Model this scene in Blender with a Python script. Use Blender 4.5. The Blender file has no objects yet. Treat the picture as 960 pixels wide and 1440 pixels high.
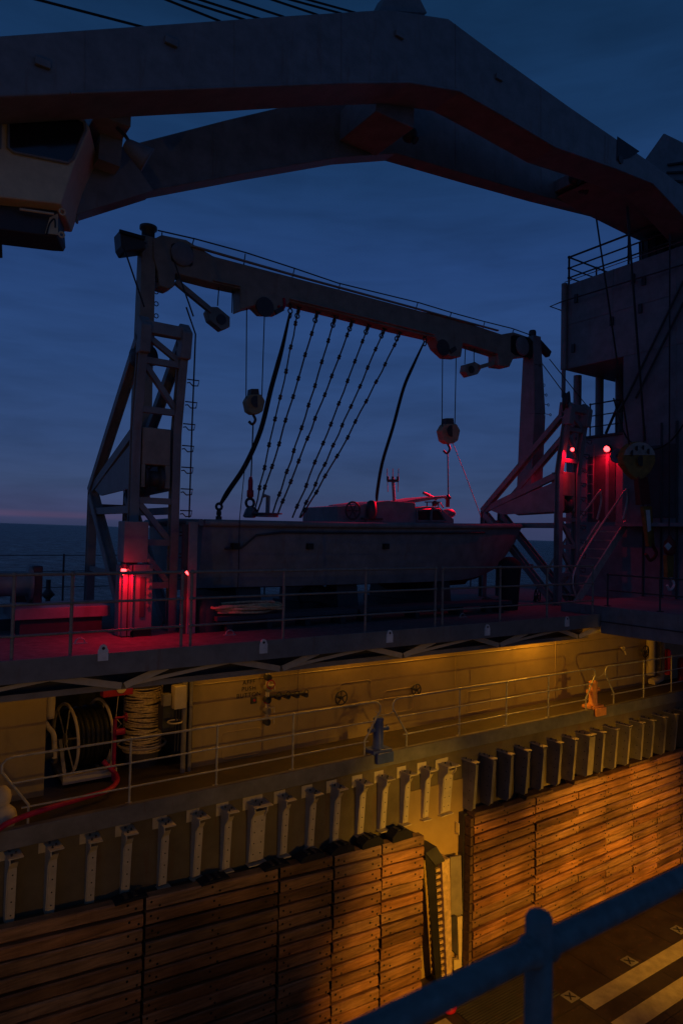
import bpy, bmesh, math, random
from mathutils import Vector, Matrix
random.seed(7)
S = bpy.context.scene
R = math.radians
V = Vector

# ------------------------------------------------------------------ camera
F_PX = 960.0
HEAD = R(55.6)        # ship's X axis lies this far to the right of the view
PITCH, ROLL = R(1.83), R(1.2)
h = V((math.cos(HEAD), math.sin(HEAD), 0)); r0 = V((math.sin(HEAD), -math.cos(HEAD), 0)); zz = V((0, 0, 1))
fw = h * math.cos(PITCH) + zz * math.sin(PITCH)
up0 = r0.cross(fw)
rt = r0 * math.cos(ROLL) + up0 * math.sin(ROLL)
up = -r0 * math.sin(ROLL) + up0 * math.cos(ROLL)
cam_d = bpy.data.cameras.new('camera'); cam = bpy.data.objects.new('camera', cam_d)
S.collection.objects.link(cam); S.camera = cam
cam_d.sensor_fit = 'VERTICAL'; cam_d.sensor_height = 36; cam_d.sensor_width = 24; cam_d.lens = 24
cam_d.clip_start = 0.05; cam_d.clip_end = 40000
cam.matrix_world = Matrix(((rt.x, up.x, -fw.x, 0), (rt.y, up.y, -fw.y, 0), (rt.z, up.z, -fw.z, 0), (0, 0, 0, 1)))
cam_d.dof.use_dof = True; cam_d.dof.focus_distance = 13.5; cam_d.dof.aperture_fstop = 2.8

# ------------------------------------------------------------------ sky (dusk, sun already set) and exposure
SEAN = (zz * math.cos(R(.67)) + r0 * math.sin(R(.67))).normalized()   # the ship heels a little against the sea
W = bpy.data.worlds.new('World'); S.world = W; W.use_nodes = True
nt = W.node_tree; nt.nodes.clear()
def N(t, **k):
    n = nt.nodes.new(t)
    for a, b in k.items(): setattr(n, a, b)
    return n
out = N('ShaderNodeOutputWorld'); bg = N('ShaderNodeBackground'); nt.links.new(bg.outputs[0], out.inputs[0])
tc = N('ShaderNodeTexCoord')
dt = N('ShaderNodeVectorMath', operation='DOT_PRODUCT'); nt.links.new(tc.outputs['Generated'], dt.inputs[0]); dt.inputs[1].default_value = SEAN
rp = N('ShaderNodeValToRGB'); nt.links.new(dt.outputs['Value'], rp.inputs[0])
def lin(r, g, b): return tuple(((c/255)/12.92 if c/255 <= .04045 else ((c/255+.055)/1.055)**2.4) for c in (r, g, b)) + (1,)
stops = [(0.0, (50, 58, 90)), (.02, (58, 65, 100)), (.06, (54, 71, 107)), (.12, (48, 70, 112)), (.22, (42, 69, 116)), (.36, (35, 63, 112)), (.5, (24, 53, 92)), (.66, (15, 42, 72)), (1, (11, 33, 58))]
el = rp.color_ramp.elements
while len(el) < len(stops): el.new(.5)
for e, (p, c) in zip(el, stops): e.position = p; e.color = lin(*c)
# soft cloud streaks low in the sky
mp = N('ShaderNodeMapping'); mp.inputs['Scale'].default_value = (1.5, 1.5, 13); nt.links.new(tc.outputs['Generated'], mp.inputs[0])
nz = N('ShaderNodeTexNoise'); nz.inputs['Scale'].default_value = 1.7; nz.inputs['Detail'].default_value = 9; nz.inputs['Roughness'].default_value = .6; nt.links.new(mp.outputs[0], nz.inputs[0])
mr = N('ShaderNodeMapRange'); mr.inputs[1].default_value = .35; mr.inputs[2].default_value = .7; mr.inputs[3].default_value = .95; mr.inputs[4].default_value = 1.16; nt.links.new(nz.outputs[0], mr.inputs[0])
mpb = N('ShaderNodeMapping'); mpb.inputs['Scale'].default_value = (3, 3, 14); mpb.inputs['Location'].default_value = (2, 5, 1); nt.links.new(tc.outputs['Generated'], mpb.inputs[0])
nzb = N('ShaderNodeTexNoise'); nzb.inputs['Scale'].default_value = 2.4; nzb.inputs['Detail'].default_value = 8; nzb.inputs['Distortion'].default_value = .6; nt.links.new(mpb.outputs[0], nzb.inputs[0])
mrb = N('ShaderNodeMapRange'); mrb.inputs[1].default_value = .42; mrb.inputs[2].default_value = .68; mrb.inputs[3].default_value = 1.0; mrb.inputs[4].default_value = .87; nt.links.new(nzb.outputs[0], mrb.inputs[0])
mm = N('ShaderNodeMath', operation='MULTIPLY'); nt.links.new(mr.outputs[0], mm.inputs[0]); nt.links.new(mrb.outputs[0], mm.inputs[1])
mx = N('ShaderNodeVectorMath', operation='SCALE'); nt.links.new(rp.outputs[0], mx.inputs[0]); nt.links.new(mm.outputs[0], mx.inputs['Scale'])
# last pink light low on the left part of the horizon
ldir = (h - r0 * .55).normalized()
d2 = N('ShaderNodeVectorMath', operation='DOT_PRODUCT'); nt.links.new(tc.outputs['Generated'], d2.inputs[0]); d2.inputs[1].default_value = ldir
g1 = N('ShaderNodeMapRange'); g1.inputs[1].default_value = .96; g1.inputs[2].default_value = 1.0; nt.links.new(d2.outputs['Value'], g1.inputs[0])
r2 = N('ShaderNodeValToRGB'); nt.links.new(dt.outputs['Value'], r2.inputs[0])
e2 = r2.color_ramp.elements
for _ in range(3): e2.new(.5)
for e, (p, c) in zip(e2, [(0.0, (0, 0, 0, 1)), (.008, (.004, .0, .0, 1)), (.0135, (.050, .010, .006, 1)), (.018, (.004, .003, .004, 1)), (.1, (0, 0, 0, 1))]): e.position = p; e.color = c
m2 = N('ShaderNodeVectorMath', operation='SCALE'); nt.links.new(r2.outputs[0], m2.inputs[0]); nt.links.new(g1.outputs[0], m2.inputs['Scale'])
ad = N('ShaderNodeVectorMath', operation='ADD'); nt.links.new(mx.outputs[0], ad.inputs[0]); nt.links.new(m2.outputs[0], ad.inputs[1])
# the sky behind the viewer holds more of the afterglow
d3 = N('ShaderNodeVectorMath', operation='DOT_PRODUCT'); nt.links.new(tc.outputs['Generated'], d3.inputs[0]); d3.inputs[1].default_value = -h
g3 = N('ShaderNodeMapRange'); g3.inputs[1].default_value = .1; g3.inputs[2].default_value = 1.0; g3.inputs[3].default_value = 0.; g3.inputs[4].default_value = .006; nt.links.new(d3.outputs['Value'], g3.inputs[0])
c3 = N('ShaderNodeVectorMath', operation='SCALE'); c3.inputs[0].default_value = (1.0, .85, .95); nt.links.new(g3.outputs[0], c3.inputs['Scale'])
a3 = N('ShaderNodeVectorMath', operation='ADD'); nt.links.new(ad.outputs[0], a3.inputs[0]); nt.links.new(c3.outputs[0], a3.inputs[1])
nt.links.new(a3.outputs[0], bg.inputs[0]); bg.inputs[1].default_value = 1.0
S.view_settings.view_transform = 'Standard'; S.view_settings.look = 'None'; S.view_settings.exposure = 0; S.view_settings.gamma = 1
S.render.engine = 'CYCLES'
S.cycles.use_denoising = True; S.cycles.max_bounces = 5; S.cycles.diffuse_bounces = 3; S.cycles.glossy_bounces = 2
S.cycles.sample_clamp_indirect = 1.0

def ray(px, py): return fw + rt * ((px - 480) / F_PX) - up * ((py - 720) / F_PX)
def P(px, py, X=None, Y=None, Z=None):
    """where the line of sight through a point meets a plane of the ship"""
    d = ray(px, py)
    s = X / d.x if X is not None else Y / d.y if Y is not None else Z / d.z
    return d * s

# ------------------------------------------------------------------ lamps of the place (light tuning lives here)
ORANGE = (1.0, .43, .028); AMBER = (1.0, .50, .03); RED = (1.0, .002, .018)
def light(kind, name, loc, power, col, target=None, size=.1, spot=None, blend=.6):
    d = bpy.data.lights.new(name, kind); d.energy = power; d.color = col
    if kind == 'AREA': d.size = size
    else: d.shadow_soft_size = size
    if spot: d.spot_size = R(spot); d.spot_blend = blend
    o = bpy.data.objects.new(name, d); S.collection.objects.link(o); o.location = loc
    if target is not None: o.rotation_euler = (V(target) - V(loc)).to_track_quat('-Z', 'Y').to_euler()
    return o
DZ = -1.65         # boat deck
WZ = -4.48         # walkway
FZ = -9.45         # well floor
YE = 9.05          # edge of the boat deck
YL = 11.1          # lip of the walkway
YB = 12.3          # wall behind the walkway
YW = 10.8          # face of the timber

# ------------------------------------------------------------------ materials
def mat(name, base, rough=.6, metal=0, var=.25, scale=3., rust=0., bump=.15, emit=None, attr=False, stretch=None, spec=.4):
    m = bpy.data.materials.new(name); m.use_nodes = True; t = m.node_tree; b = t.nodes['Principled BSDF']
    b.inputs['Roughness'].default_value = rough; b.inputs['Metallic'].default_value = metal
    b.inputs['Specular IOR Level'].default_value = spec
    if emit:
        b.inputs['Base Color'].default_value = (*base, 1); b.inputs['Emission Color'].default_value = (*base, 1); b.inputs['Emission Strength'].default_value = emit
        return m
    n = lambda k: t.nodes.new(k); L = t.links.new
    geo = n('ShaderNodeNewGeometry'); mp = n('ShaderNodeMapping'); L(geo.outputs['Position'], mp.inputs[0])
    mp.inputs['Scale'].default_value = stretch or (1, 1, 1)
    z1 = n('ShaderNodeTexNoise'); z1.inputs['Scale'].default_value = scale; z1.inputs['Detail'].default_value = 6; z1.inputs['Roughness'].default_value = .65; L(mp.outputs[0], z1.inputs[0])
    r = n('ShaderNodeMapRange'); r.inputs[1].default_value = .3; r.inputs[2].default_value = .7; r.inputs[3].default_value = 1 - var; r.inputs[4].default_value = 1 + var; L(z1.outputs[0], r.inputs[0])
    s = n('ShaderNodeVectorMath'); s.operation = 'SCALE'; s.inputs[0].default_value = base; L(r.outputs[0], s.inputs['Scale'])
    col = s.outputs[0]
    if attr:
        at0 = n('ShaderNodeAttribute'); at0.attribute_name = 'tint'; z1.noise_dimensions = '4D'
        sx = n('ShaderNodeVectorMath'); sx.operation = 'DOT_PRODUCT'; L(at0.outputs['Color'], sx.inputs[0]); sx.inputs[1].default_value = (37., 91., 53.); L(sx.outputs['Value'], z1.inputs['W'])
        zb_ = n('ShaderNodeTexNoise'); zb_.inputs['Scale'].default_value = .9; zb_.inputs['Detail'].default_value = 7; L(geo.outputs['Position'], zb_.inputs[0])
        rb_ = n('ShaderNodeMapRange'); rb_.inputs[1].default_value = .38; rb_.inputs[2].default_value = .62; rb_.inputs[3].default_value = .62; rb_.inputs[4].default_value = 1.15; L(zb_.outputs[0], rb_.inputs[0])
        sc_ = n('ShaderNodeVectorMath'); sc_.operation = 'SCALE'; L(col, sc_.inputs[0]); L(rb_.outputs[0], sc_.inputs['Scale']); col = sc_.outputs[0]
        at = n('ShaderNodeAttribute'); at.attribute_name = 'tint'
        s2 = n('ShaderNodeVectorMath'); s2.operation = 'MULTIPLY'; L(col, s2.inputs[0]); L(at.outputs['Color'], s2.inputs[1]); col = s2.outputs[0]
    if rust > 0:
        m3 = n('ShaderNodeMapping'); m3.inputs['Scale'].default_value = (3.5, 3.5, .5); L(geo.outputs['Position'], m3.inputs[0])
        z3 = n('ShaderNodeTexNoise'); z3.inputs['Scale'].default_value = 1.7; z3.inputs['Detail'].default_value = 8; z3.inputs['Roughness'].default_value = .7; L(m3.outputs[0], z3.inputs[0])
        r3 = n('ShaderNodeMapRange'); r3.inputs[1].default_value = .57 ; r3.inputs[2].default_value = .72; r3.inputs[3].default_value = 0; r3.inputs[4].default_value = rust; L(z3.outputs[0], r3.inputs[0])
        mx = n('ShaderNodeMix'); mx.data_type = 'RGBA'; L(r3.outputs[0], mx.inputs[0]); L(col, mx.inputs[6]); mx.inputs[7].default_value = (.16, .06, .03, 1); col = mx.outputs[2]
    L(col, b.inputs['Base Color'])
    r4 = n('ShaderNodeMapRange'); r4.inputs[3].default_value = max(0, rough - .15); r4.inputs[4].default_value = min(1, rough + .15); L(z1.outputs[0], r4.inputs[0]); L(r4.outputs[0], b.inputs['Roughness'])
    if bump:
        bp = n('ShaderNodeBump'); bp.inputs['Strength'].default_value = bump; bp.inputs['Distance'].default_value = .02; L(z1.outputs[0], bp.inputs['Height']); L(bp.outputs[0], b.inputs['Normal'])
    return m
M = {
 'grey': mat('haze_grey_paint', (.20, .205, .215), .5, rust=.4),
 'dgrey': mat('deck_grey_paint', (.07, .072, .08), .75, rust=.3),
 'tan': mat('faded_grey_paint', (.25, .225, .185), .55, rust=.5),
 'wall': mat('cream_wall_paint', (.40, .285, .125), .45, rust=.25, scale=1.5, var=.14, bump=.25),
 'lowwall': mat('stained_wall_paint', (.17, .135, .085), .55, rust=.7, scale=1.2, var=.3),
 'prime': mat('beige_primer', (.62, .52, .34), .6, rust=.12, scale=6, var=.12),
 'coam': mat('coaming_paint', (.19, .18, .165), .6, rust=.45),
 'wood': mat('fender_timber', (.36, .185, .085), .42, var=.5, rust=.5, scale=2.2, attr=True, stretch=(.7, 3, 9), bump=1.0),
 'woodend': mat('timber_end', (.13, .075, .04), .8, var=.4, scale=8, attr=True),
 'black': mat('black_fittings', (.012, .012, .013), .5),
 'dark': mat('dark_steel', (.045, .045, .05), .5, rust=.3),
 'rope': mat('tarred_rope', (.07, .06, .055), .9, scale=30),
 'manila': mat('pale_rope', (.55, .42, .24), .9, scale=25, var=.4),
 'blue': mat('blue_rail_paint', (.17, .215, .20), .5, var=.3, scale=26, rust=.45, bump=.5),
 'bluebitt': mat('blue_grey_paint', (.07, .11, .33), .4, rust=.25),
 'orange': mat('orange_paint', (.78, .33, .10), .45, rust=.1),
 'white': mat('white_paint', (.7, .68, .64), .5, rust=.12),
 'cream': mat('pale_stripe_paint', (.36, .31, .2), .7, rust=.2, scale=5),
 'red': mat('red_paint', (.4, .01, .045), .45),
 'hose': mat('red_hose', (.42, .01, .07), .5, scale=8),
 'antifoul': mat('red_bottom_paint', (.14, .03, .025), .7, rust=.2),
 'rustplate': mat('rusted_plate', (.50, .36, .18), .7, rust=.9, scale=9, var=.4, bump=.5),
 'ochre': mat('dull_ochre_paint', (.24, .14, .03), .6, rust=.8, scale=7, var=.4),
 'prime2': mat('worn_white_paint', (.30, .29, .26), .6, rust=.8, scale=9, var=.35),
 'railgrey': mat('weathered_rail_paint', (.22, .20, .175), .5, rust=.5, scale=12),
 'block': mat('worn_block_paint', (.30, .24, .15), .6, rust=.6, scale=9),
 'yellow': mat('yellow_paint', (.55, .32, .03), .45, rust=.4, scale=8),
 'glass': mat('dark_glass', (.006, .007, .009), .08, var=.05, bump=0, spec=.8),
 'floor': mat('well_floor_paint', (.03, .022, .02), .6, rust=.5, scale=2.2, var=.5),
 'redeck': mat('boat_deck_nonskid', (.16, .13, .13), .85, scale=8, var=.35, rust=.2, bump=.5),
 'walk': mat('walkway_nonskid', (.065, .05, .036), .6, scale=3, rust=.5, bump=.3),
 'canvas': mat('dark_canvas', (.018, .017, .022), .9, scale=6),
 'glow_red': mat('red_lamp_glow', (1.0, .04, .045), emit=9),
 'glow_or': mat('orange_lamp_glow', (1.0, .5, .08), emit=8),
 'letters': mat('black_letters', (.02, .015, .012), .7),
 'alu': mat('galvanised_pipe', (.46, .44, .38), .38, metal=.3, rust=.3, scale=9),
}

# ------------------------------------------------------------------ mesh helpers
def frame(d, upv=(0, 0, 1)):
    d = V(d).normalized(); u = V(upv)
    if abs(d.dot(u)) > .97: u = V((0, 1, 0)) if abs(d.y) < .9 else V((1, 0, 0))
    s = d.cross(u).normalized(); t = s.cross(d).normalized()
    return d, s, t
class MB:
    def __init__(self): self.v = []; self.f = []; self.m = []; self.t = []; self.sm = []
    def add(self, vs, fs, mi=0, tint=None, smooth=False):
        b = len(self.v); self.v += [V(x) for x in vs]
        for f in fs: self.f.append([b + i for i in f]); self.m.append(mi); self.t.append(tint or (1, 1, 1)); self.sm.append(smooth)
        return self
    def hexa(self, c, mi=0, tint=None):
        return self.add(c, [(0, 3, 2, 1), (4, 5, 6, 7), (0, 1, 5, 4), (1, 2, 6, 5), (2, 3, 7, 6), (3, 0, 4, 7)], mi, tint)
    def bb(self, x0, x1, y0, y1, z0, z1, mi=0, tint=None):
        return self.hexa([(x0, y0, z0), (x1, y0, z0), (x1, y1, z0), (x0, y1, z0), (x0, y0, z1), (x1, y0, z1), (x1, y1, z1), (x0, y1, z1)], mi, tint)
    def beam(self, p, q, w, hh=None, upv=(0, 0, 1), mi=0, w2=None, h2=None):
        p, q = V(p), V(q); hh = hh or w; w2 = w2 or w; h2 = h2 or hh
        d, s, t = frame(q - p, upv); c = []
        for o, a, b in ((p, w, hh), (q, w2, h2)):
            for i, j in ((-1, -1), (1, -1), (1, 1), (-1, 1)): c.append(o + s * (i * a / 2) + t * (j * b / 2))
        return self.hexa(c, mi)
    def ibeam(self, p, q, w, hh, upv=(0, 0, 1), th=.025, mi=0):
        d, s, t = frame(V(q) - V(p), upv)
        for k in (-1, 1): self.beam(V(p) + t * k * (hh - th) / 2, V(q) + t * k * (hh - th) / 2, w, th, upv, mi)
        return self.beam(p, q, th, hh - 2 * th, upv, mi)
    def tube(self, pts, r, seg=8, mi=0, closed=False, r2=None):
        pts = [V(p) for p in pts]; n = len(pts); vs = []; fs = []; prev = None
        for i, p in enumerate(pts):
            if closed: d = pts[(i + 1) % n] - pts[i - 1]
            else: d = pts[min(i + 1, n - 1)] - pts[max(i - 1, 0)]
            d = d.normalized()
            if prev is None: d, s, t = frame(d)
            else:
                s = (prev - d * prev.dot(d)).normalized(); t = s.cross(d).normalized()
            prev = s
            rr = r if r2 is None else r + (r2 - r) * i / (n - 1)
            for k in range(seg):
                a = 2 * math.pi * k / seg; vs.append(p + s * (math.cos(a) * rr) + t * (math.sin(a) * rr))
        m = n if closed else n - 1
        for i in range(m):
            for k in range(seg):
                a, b = i * seg + k, i * seg + (k + 1) % seg; c = ((i + 1) % n) * seg
                fs.append((a, b, c + (k + 1) % seg, c + k))
        self.add(vs, fs, mi, smooth=seg > 5)
        if not closed:
            self.add(vs[:seg], [tuple(range(seg - 1, -1, -1))], mi); self.add(vs[-seg:], [tuple(range(seg))], mi)
        return self
    def cyl(self, p, q, r, seg=16, mi=0, r2=None): return self.tube([p, q], r, seg, mi, r2=r2)
    def ring(self, c, axis, Rr, r, seg=24, s2=6, mi=0, a0=0, a1=360):
        d, s, t = frame(axis); full = (a1 - a0) >= 360; n = seg if full else seg + 1
        pts = [V(c) + s * math.cos(R(a0 + (a1 - a0) * i / seg)) * Rr + t * math.sin(R(a0 + (a1 - a0) * i / seg)) * Rr for i in range(n)]
        return self.tube(pts, r, s2, mi, closed=full)
    def prism(self, pts, ext, mi=0, tint=None):
        n = len(pts); a = [V(p) for p in pts]; b = [p + V(ext) for p in a]
        return self.add(a + b, [tuple(range(n)), tuple(range(2 * n - 1, n - 1, -1))] + [(i, n + i, n + (i + 1) % n, (i + 1) % n) for i in range(n)], mi, tint)
    def lathe(self, prof, o, axis=(0, 0, 1), seg=20, mi=0):
        d, s, t = frame(axis); vs = []; fs = []
        for r, z in prof:
            for k in range(seg):
                a = 2 * math.pi * k / seg; vs.append(V(o) + d * z + s * math.cos(a) * r + t * math.sin(a) * r)
        for i in range(len(prof) - 1):
            for k in range(seg):
                a, b = i * seg + k, i * seg + (k + 1) % seg
                fs.append((a, b, b + seg, a + seg))
        self.add(vs, fs, mi, smooth=True)
        self.add(vs[:seg], [tuple(range(seg))], mi); self.add(vs[-seg:], [tuple(range(seg))], mi)
        return self
    def ball(self, c, r, mi=0, seg=10, sq=(1, 1, 1)):
        c = V(c); vs = []; fs = []; n = seg // 2 + 1
        for i in range(n + 1):
            p = math.pi * i / n
            for k in range(seg):
                a = 2 * math.pi * k / seg; vs.append(c + V((math.sin(p) * math.cos(a) * r * sq[0], math.sin(p) * math.sin(a) * r * sq[1], math.cos(p) * r * sq[2])))
        for i in range(n):
            for k in range(seg):
                a, b = i * seg + k, i * seg + (k + 1) % seg; fs.append((a, b, b + seg, a + seg))
        return self.add(vs, fs, mi, smooth=True)
    def build(self, name, mats, parent=None, bevel=0):
        if not isinstance(mats, (list, tuple)): mats = [mats]
        off = V((0, 0, 0)); o2 = parent
        while o2 is not None: off += o2.location; o2 = o2.parent
        me = bpy.data.meshes.new(name)
        me.from_pydata([tuple(x - off) for x in self.v], [], self.f)
        for k in mats: me.materials.append(M[k])
        me.polygons.foreach_set('material_index', self.m); me.polygons.foreach_set('use_smooth', self.sm)
        at = me.color_attributes.new('tint', 'FLOAT_COLOR', 'CORNER')
        cols = []
        for p in me.polygons: cols += [*self.t[p.index], 1.0] * p.loop_total
        at.data.foreach_set('color', cols)
        bm = bmesh.new(); bm.from_mesh(me); bmesh.ops.recalc_face_normals(bm, faces=bm.faces); bm.to_mesh(me); bm.free()
        o = bpy.data.objects.new(name, me); S.collection.objects.link(o)
        if parent is not None: o.parent = parent
        if bevel:
            b = o.modifiers.new('bevel', 'BEVEL'); b.width = bevel; b.segments = 2; b.limit_method = 'ANGLE'
        return o
def tag(o, label=None, cat=None, group=None, kind=None):
    for k, v in (('label', label), ('category', cat), ('group', group), ('kind', kind)):
        if v: o[k] = v
    return o
def thing(name, label, cat, loc=(0, 0, 0), group=None):
    o = bpy.data.objects.new(name, None); S.collection.objects.link(o); o.location = loc; o.empty_display_size = .2
    return tag(o, label, cat, group)
def kids(o): return [c for c in bpy.data.objects if c.parent == o]
def copy_tree(o, par=None):
    ch = kids(o); c = o.copy(); S.collection.objects.link(c)
    if par is not None: c.parent = par
    for k in ch: copy_tree(k, c)
    return c
def dup(o, loc, label, rz=0):
    c = copy_tree(o); c.location = loc; c.rotation_euler.z = rz; c['label'] = label
    return c
ORD = ['first', 'second', 'third', 'fourth', 'fifth', 'sixth', 'seventh', 'eighth', 'ninth', 'tenth', 'eleventh', 'twelfth', 'thirteenth', 'fourteenth', 'fifteenth', 'sixteenth', 'seventeenth', 'eighteenth', 'nineteenth']

# ================================================================== SETTING
# sea: one big sheet with waves near by
def sea():
    vs = []; fs = []; n = 60
    rad = [0] + [14 * (1.145 ** i) for i in range(n)]
    seg = 120
    q = zz.rotation_difference(SEAN)
    for i, r_ in enumerate(rad[1:]):
        for k in range(seg):
            a = 2 * math.pi * k / seg; vs.append(q @ V((r_ * math.cos(a), r_ * math.sin(a), 0)) + V((0, 0, -13)))
    vs.append(V((0, 0, -13))); c = len(vs) - 1
    for k in range(seg): fs.append((c, k, (k + 1) % seg))
    for i in range(n - 1):
        for k in range(seg):
            a, b = i * seg + k, i * seg + (k + 1) % seg; fs.append((a, b, b + seg, a + seg))
    mb = MB(); mb.add(vs, fs)
    m = bpy.data.materials.new('sea_water'); m.use_nodes = True; t = m.node_tree; b = t.nodes['Principled BSDF']
    b.inputs['Base Color'].default_value = (.03, .085, .11, 1); b.inputs['Roughness'].default_value = .3; b.inputs['IOR'].default_value = 1.33; b.inputs['Specular IOR Level'].default_value = .12
    L = t.links.new; g = t.nodes.new('ShaderNodeNewGeometry')
    mp = t.nodes.new('ShaderNodeMapping'); mp.inputs['Rotation'].default_value = (0, 0, -HEAD); mp.inputs['Scale'].default_value = (1.0, .35, 1); L(g.outputs['Position'], mp.inputs[0])
    z = t.nodes.new('ShaderNodeTexNoise'); z.inputs['Scale'].default_value = .33; z.inputs['Detail'].default_value = 9; z.inputs['Roughness'].default_value = .62; L(mp.outputs[0], z.inputs[0])
    bp = t.nodes.new('ShaderNodeBump'); bp.inputs['Strength'].default_value = 1.0; bp.inputs['Distance'].default_value = 7; L(z.outputs[0], bp.inputs['Height']); L(bp.outputs[0], b.inputs['Normal'])
    m5 = t.nodes.new('ShaderNodeMapping'); m5.inputs['Rotation'].default_value = (0, 0, -HEAD); m5.inputs['Scale'].default_value = (.55, .16, 1); L(g.outputs['Position'], m5.inputs[0])
    z5 = t.nodes.new('ShaderNodeTexNoise'); z5.inputs['Scale'].default_value = .35; z5.inputs['Detail'].default_value = 12; z5.inputs['Roughness'].default_value = .72; L(m5.outputs[0], z5.inputs[0])
    r = t.nodes.new('ShaderNodeValToRGB'); L(z5.outputs[0], r.inputs[0])
    ee = r.color_ramp.elements; ee.new(.5); ee.new(.6)
    for e_, (p_, c_) in zip(ee, ((.36, (.01, .045, .05, 1)), (.5, (.06, .15, .15, 1)), (.6, (.13, .26, .26, 1)), (.72, (.6, .7, .75, 1)))): e_.position = p_; e_.color = c_
    L(r.outputs[0], b.inputs['Base Color'])
    M['sea'] = m
    tag(mb.build('sea', 'sea'), kind='structure')
sea()

# well floor, walkway, boat deck
mb = MB(); mb.bb(-8, 30, -1.5, YB + .4, FZ - .3, FZ)
tag(mb.build('well_floor', 'floor'), kind='structure')
mb = MB(); mb.bb(-8, 30, YL + .06, 16.2, WZ - .2, WZ)
tag(mb.build('walkway', 'walk'), kind='structure')
mb = MB(); mb.bb(-8, 30, YE, 16.2, DZ - .12, DZ)
tag(mb.build('boat_deck', 'redeck'), kind='structure')
# camera's own deck (starboard catwalk) below the blue rail
mb = MB(); mb.bb(-6, 14, -3, .1, -1.86, -1.7)
tag(mb.build('near_deck', 'redeck'), kind='structure')
mb = MB(); mb.bb(-6, 30, -1.6, -1.3, FZ, -1.9)
tag(mb.build('near_wing_wall', 'lowwall'), 'stained steel wing wall on the near side of the well below the camera', 'wall')
# opaque ship's side beyond the walkway, with recess on the left
def Xat(px, py, Y): return P(px, py, Y=Y).x
XR0, XR1 = Xat(64, 1050, YB), Xat(271, 1010, YB)
w = thing('wing_wall', 'long cream painted steel wall behind the lower walkway, lit by orange lamps', 'wall', (10, YB, WZ))
mb = MB(); mb.bb(XR1, 30, YB, YB + .12, WZ, DZ - .12); mb.build('wall_plate', 'wall', w)
mb = MB(); mb.bb(-8, XR0, YB, YB + .12, WZ, DZ - .12); mb.build('wall_plate', 'wall', w)
mb = MB()
for k, dz in ((0, .75), (1, 1.55)):      # weld seams and pressed lines
    mb.tube([(XR1, YB, WZ + dz), (30, YB, WZ + dz)], .008, 4)
for px in (420, 640, 780): x = Xat(px, 950, YB); mb.tube([(x, YB, WZ), (x, YB, DZ - .15)], .008, 4)
mb.build('weld_seam', 'wall', w)
for px, py in ((500, 975), (560, 985), (672, 985), (340, 1045)):    # raised patches with rounded corners
    c = P(px, py, Y=YB); a, b = .42, .26; pts = []
    for q, (sx, sz) in enumerate(((1, 1), (-1, 1), (-1, -1), (1, -1))):
        for j in range(4):
            an = R(90 * q + 30 * j); pts.append((c.x + sx * (a - .08) + .08 * math.cos(an), YB - .002, c.z + sz * (b - .08) + .08 * math.sin(an)))
    MB().tube(pts, .006, 4, closed=True).build('patch_weld', 'wall', w)
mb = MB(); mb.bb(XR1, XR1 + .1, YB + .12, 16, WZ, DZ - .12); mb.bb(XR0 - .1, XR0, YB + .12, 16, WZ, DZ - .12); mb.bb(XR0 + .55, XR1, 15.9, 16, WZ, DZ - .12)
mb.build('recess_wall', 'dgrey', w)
# the wall under the lip (brackets hang on it)
w2 = thing('well_side_wall', 'stained steel wall of the well below the walkway, carrying rows of brackets', 'wall', (10, YL + .1, FZ))
MB().bb(-8, 30, YL + .12, YL + .3, FZ, WZ - .2).build('wall_plate', 'lowwall', w2)
MB().bb(-8, 30, YL, YL + .13, WZ - .27, WZ + .02).build('coaming', 'coam', w2, bevel=.012)
MB().bb(9.35, 11.3, YL + .085, YL + .118, FZ, WZ - .95).build('wall_panel', 'wall', w2)
# underside structure of the boat deck: edge girder, bottom chord and zigzag
t = thing('deck_edge_truss', 'dark zigzag truss under the edge of the boat deck', 'truss', (6, YE, DZ - .3))
MB().bb(-8, 13.05, YE - .03, YE + .0, DZ - .24, DZ + .045).build('edge_plate', 'coam', t, bevel=.006)
MB().bb(-8, 13.1, YE + .35, YE + .45, DZ - .53, DZ - .45).build('bottom_chord', 'tan', t)
x = -3.; k = 0
while x < 12.5:
    a = V((x, YE + .06, DZ - .22)); b = V((x + .95, YE + .3, DZ - .47)); c = V((x + 1.5, YE + .06, DZ - .22))
    MB().beam(a, b, .02, .09).build('brace', 'prime', t); MB().beam(b + V((.05, 0, 0)), c, .02, .09).build('brace', 'prime', t)
    MB().beam(b + V((.1, 0, .01)), (x + 2.5, YE + .06, DZ - .23), .02, .05).build('brace', 'prime', t)
    x += 2.45; k += 1
mb = MB()
for i in range(18):
    x = -5 + i * 1.0; mb.beam((x, YE + .5, DZ - .22), (x, YB, DZ - .22), .08, .18)
mb.build('cross_girder', 'dark', t)
mb = MB(); mb.bb(-8, 13.1, YE + .5, YE + .58, DZ - .5, DZ - .12); mb.build('inner_girder', 'dark', t)

# transverse deck at the right
pA = P(842, 852, Y=YE); XT = pA.x
t = thing('cross_deck', 'grey steel deck box reaching out over the well at the right edge', 'deck', (XT, 7, -1.8))
zt = pA.z; zb = P(842, 890, X=XT).z
MB().bb(XT, 16.5, 2.5, YE - .04, zb, zt).build('deck_box', 'grey', t, bevel=.01)
MB().bb(XT - .012, XT, 2.5, YE - .04, zt - .34, zt - .315).build('weld_seam', 'dark', t)
MB().bb(XT, 16.5, YE - .04, YE + 1.0, DZ + .003, zt).build('deck_step', 'grey', t)

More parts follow.
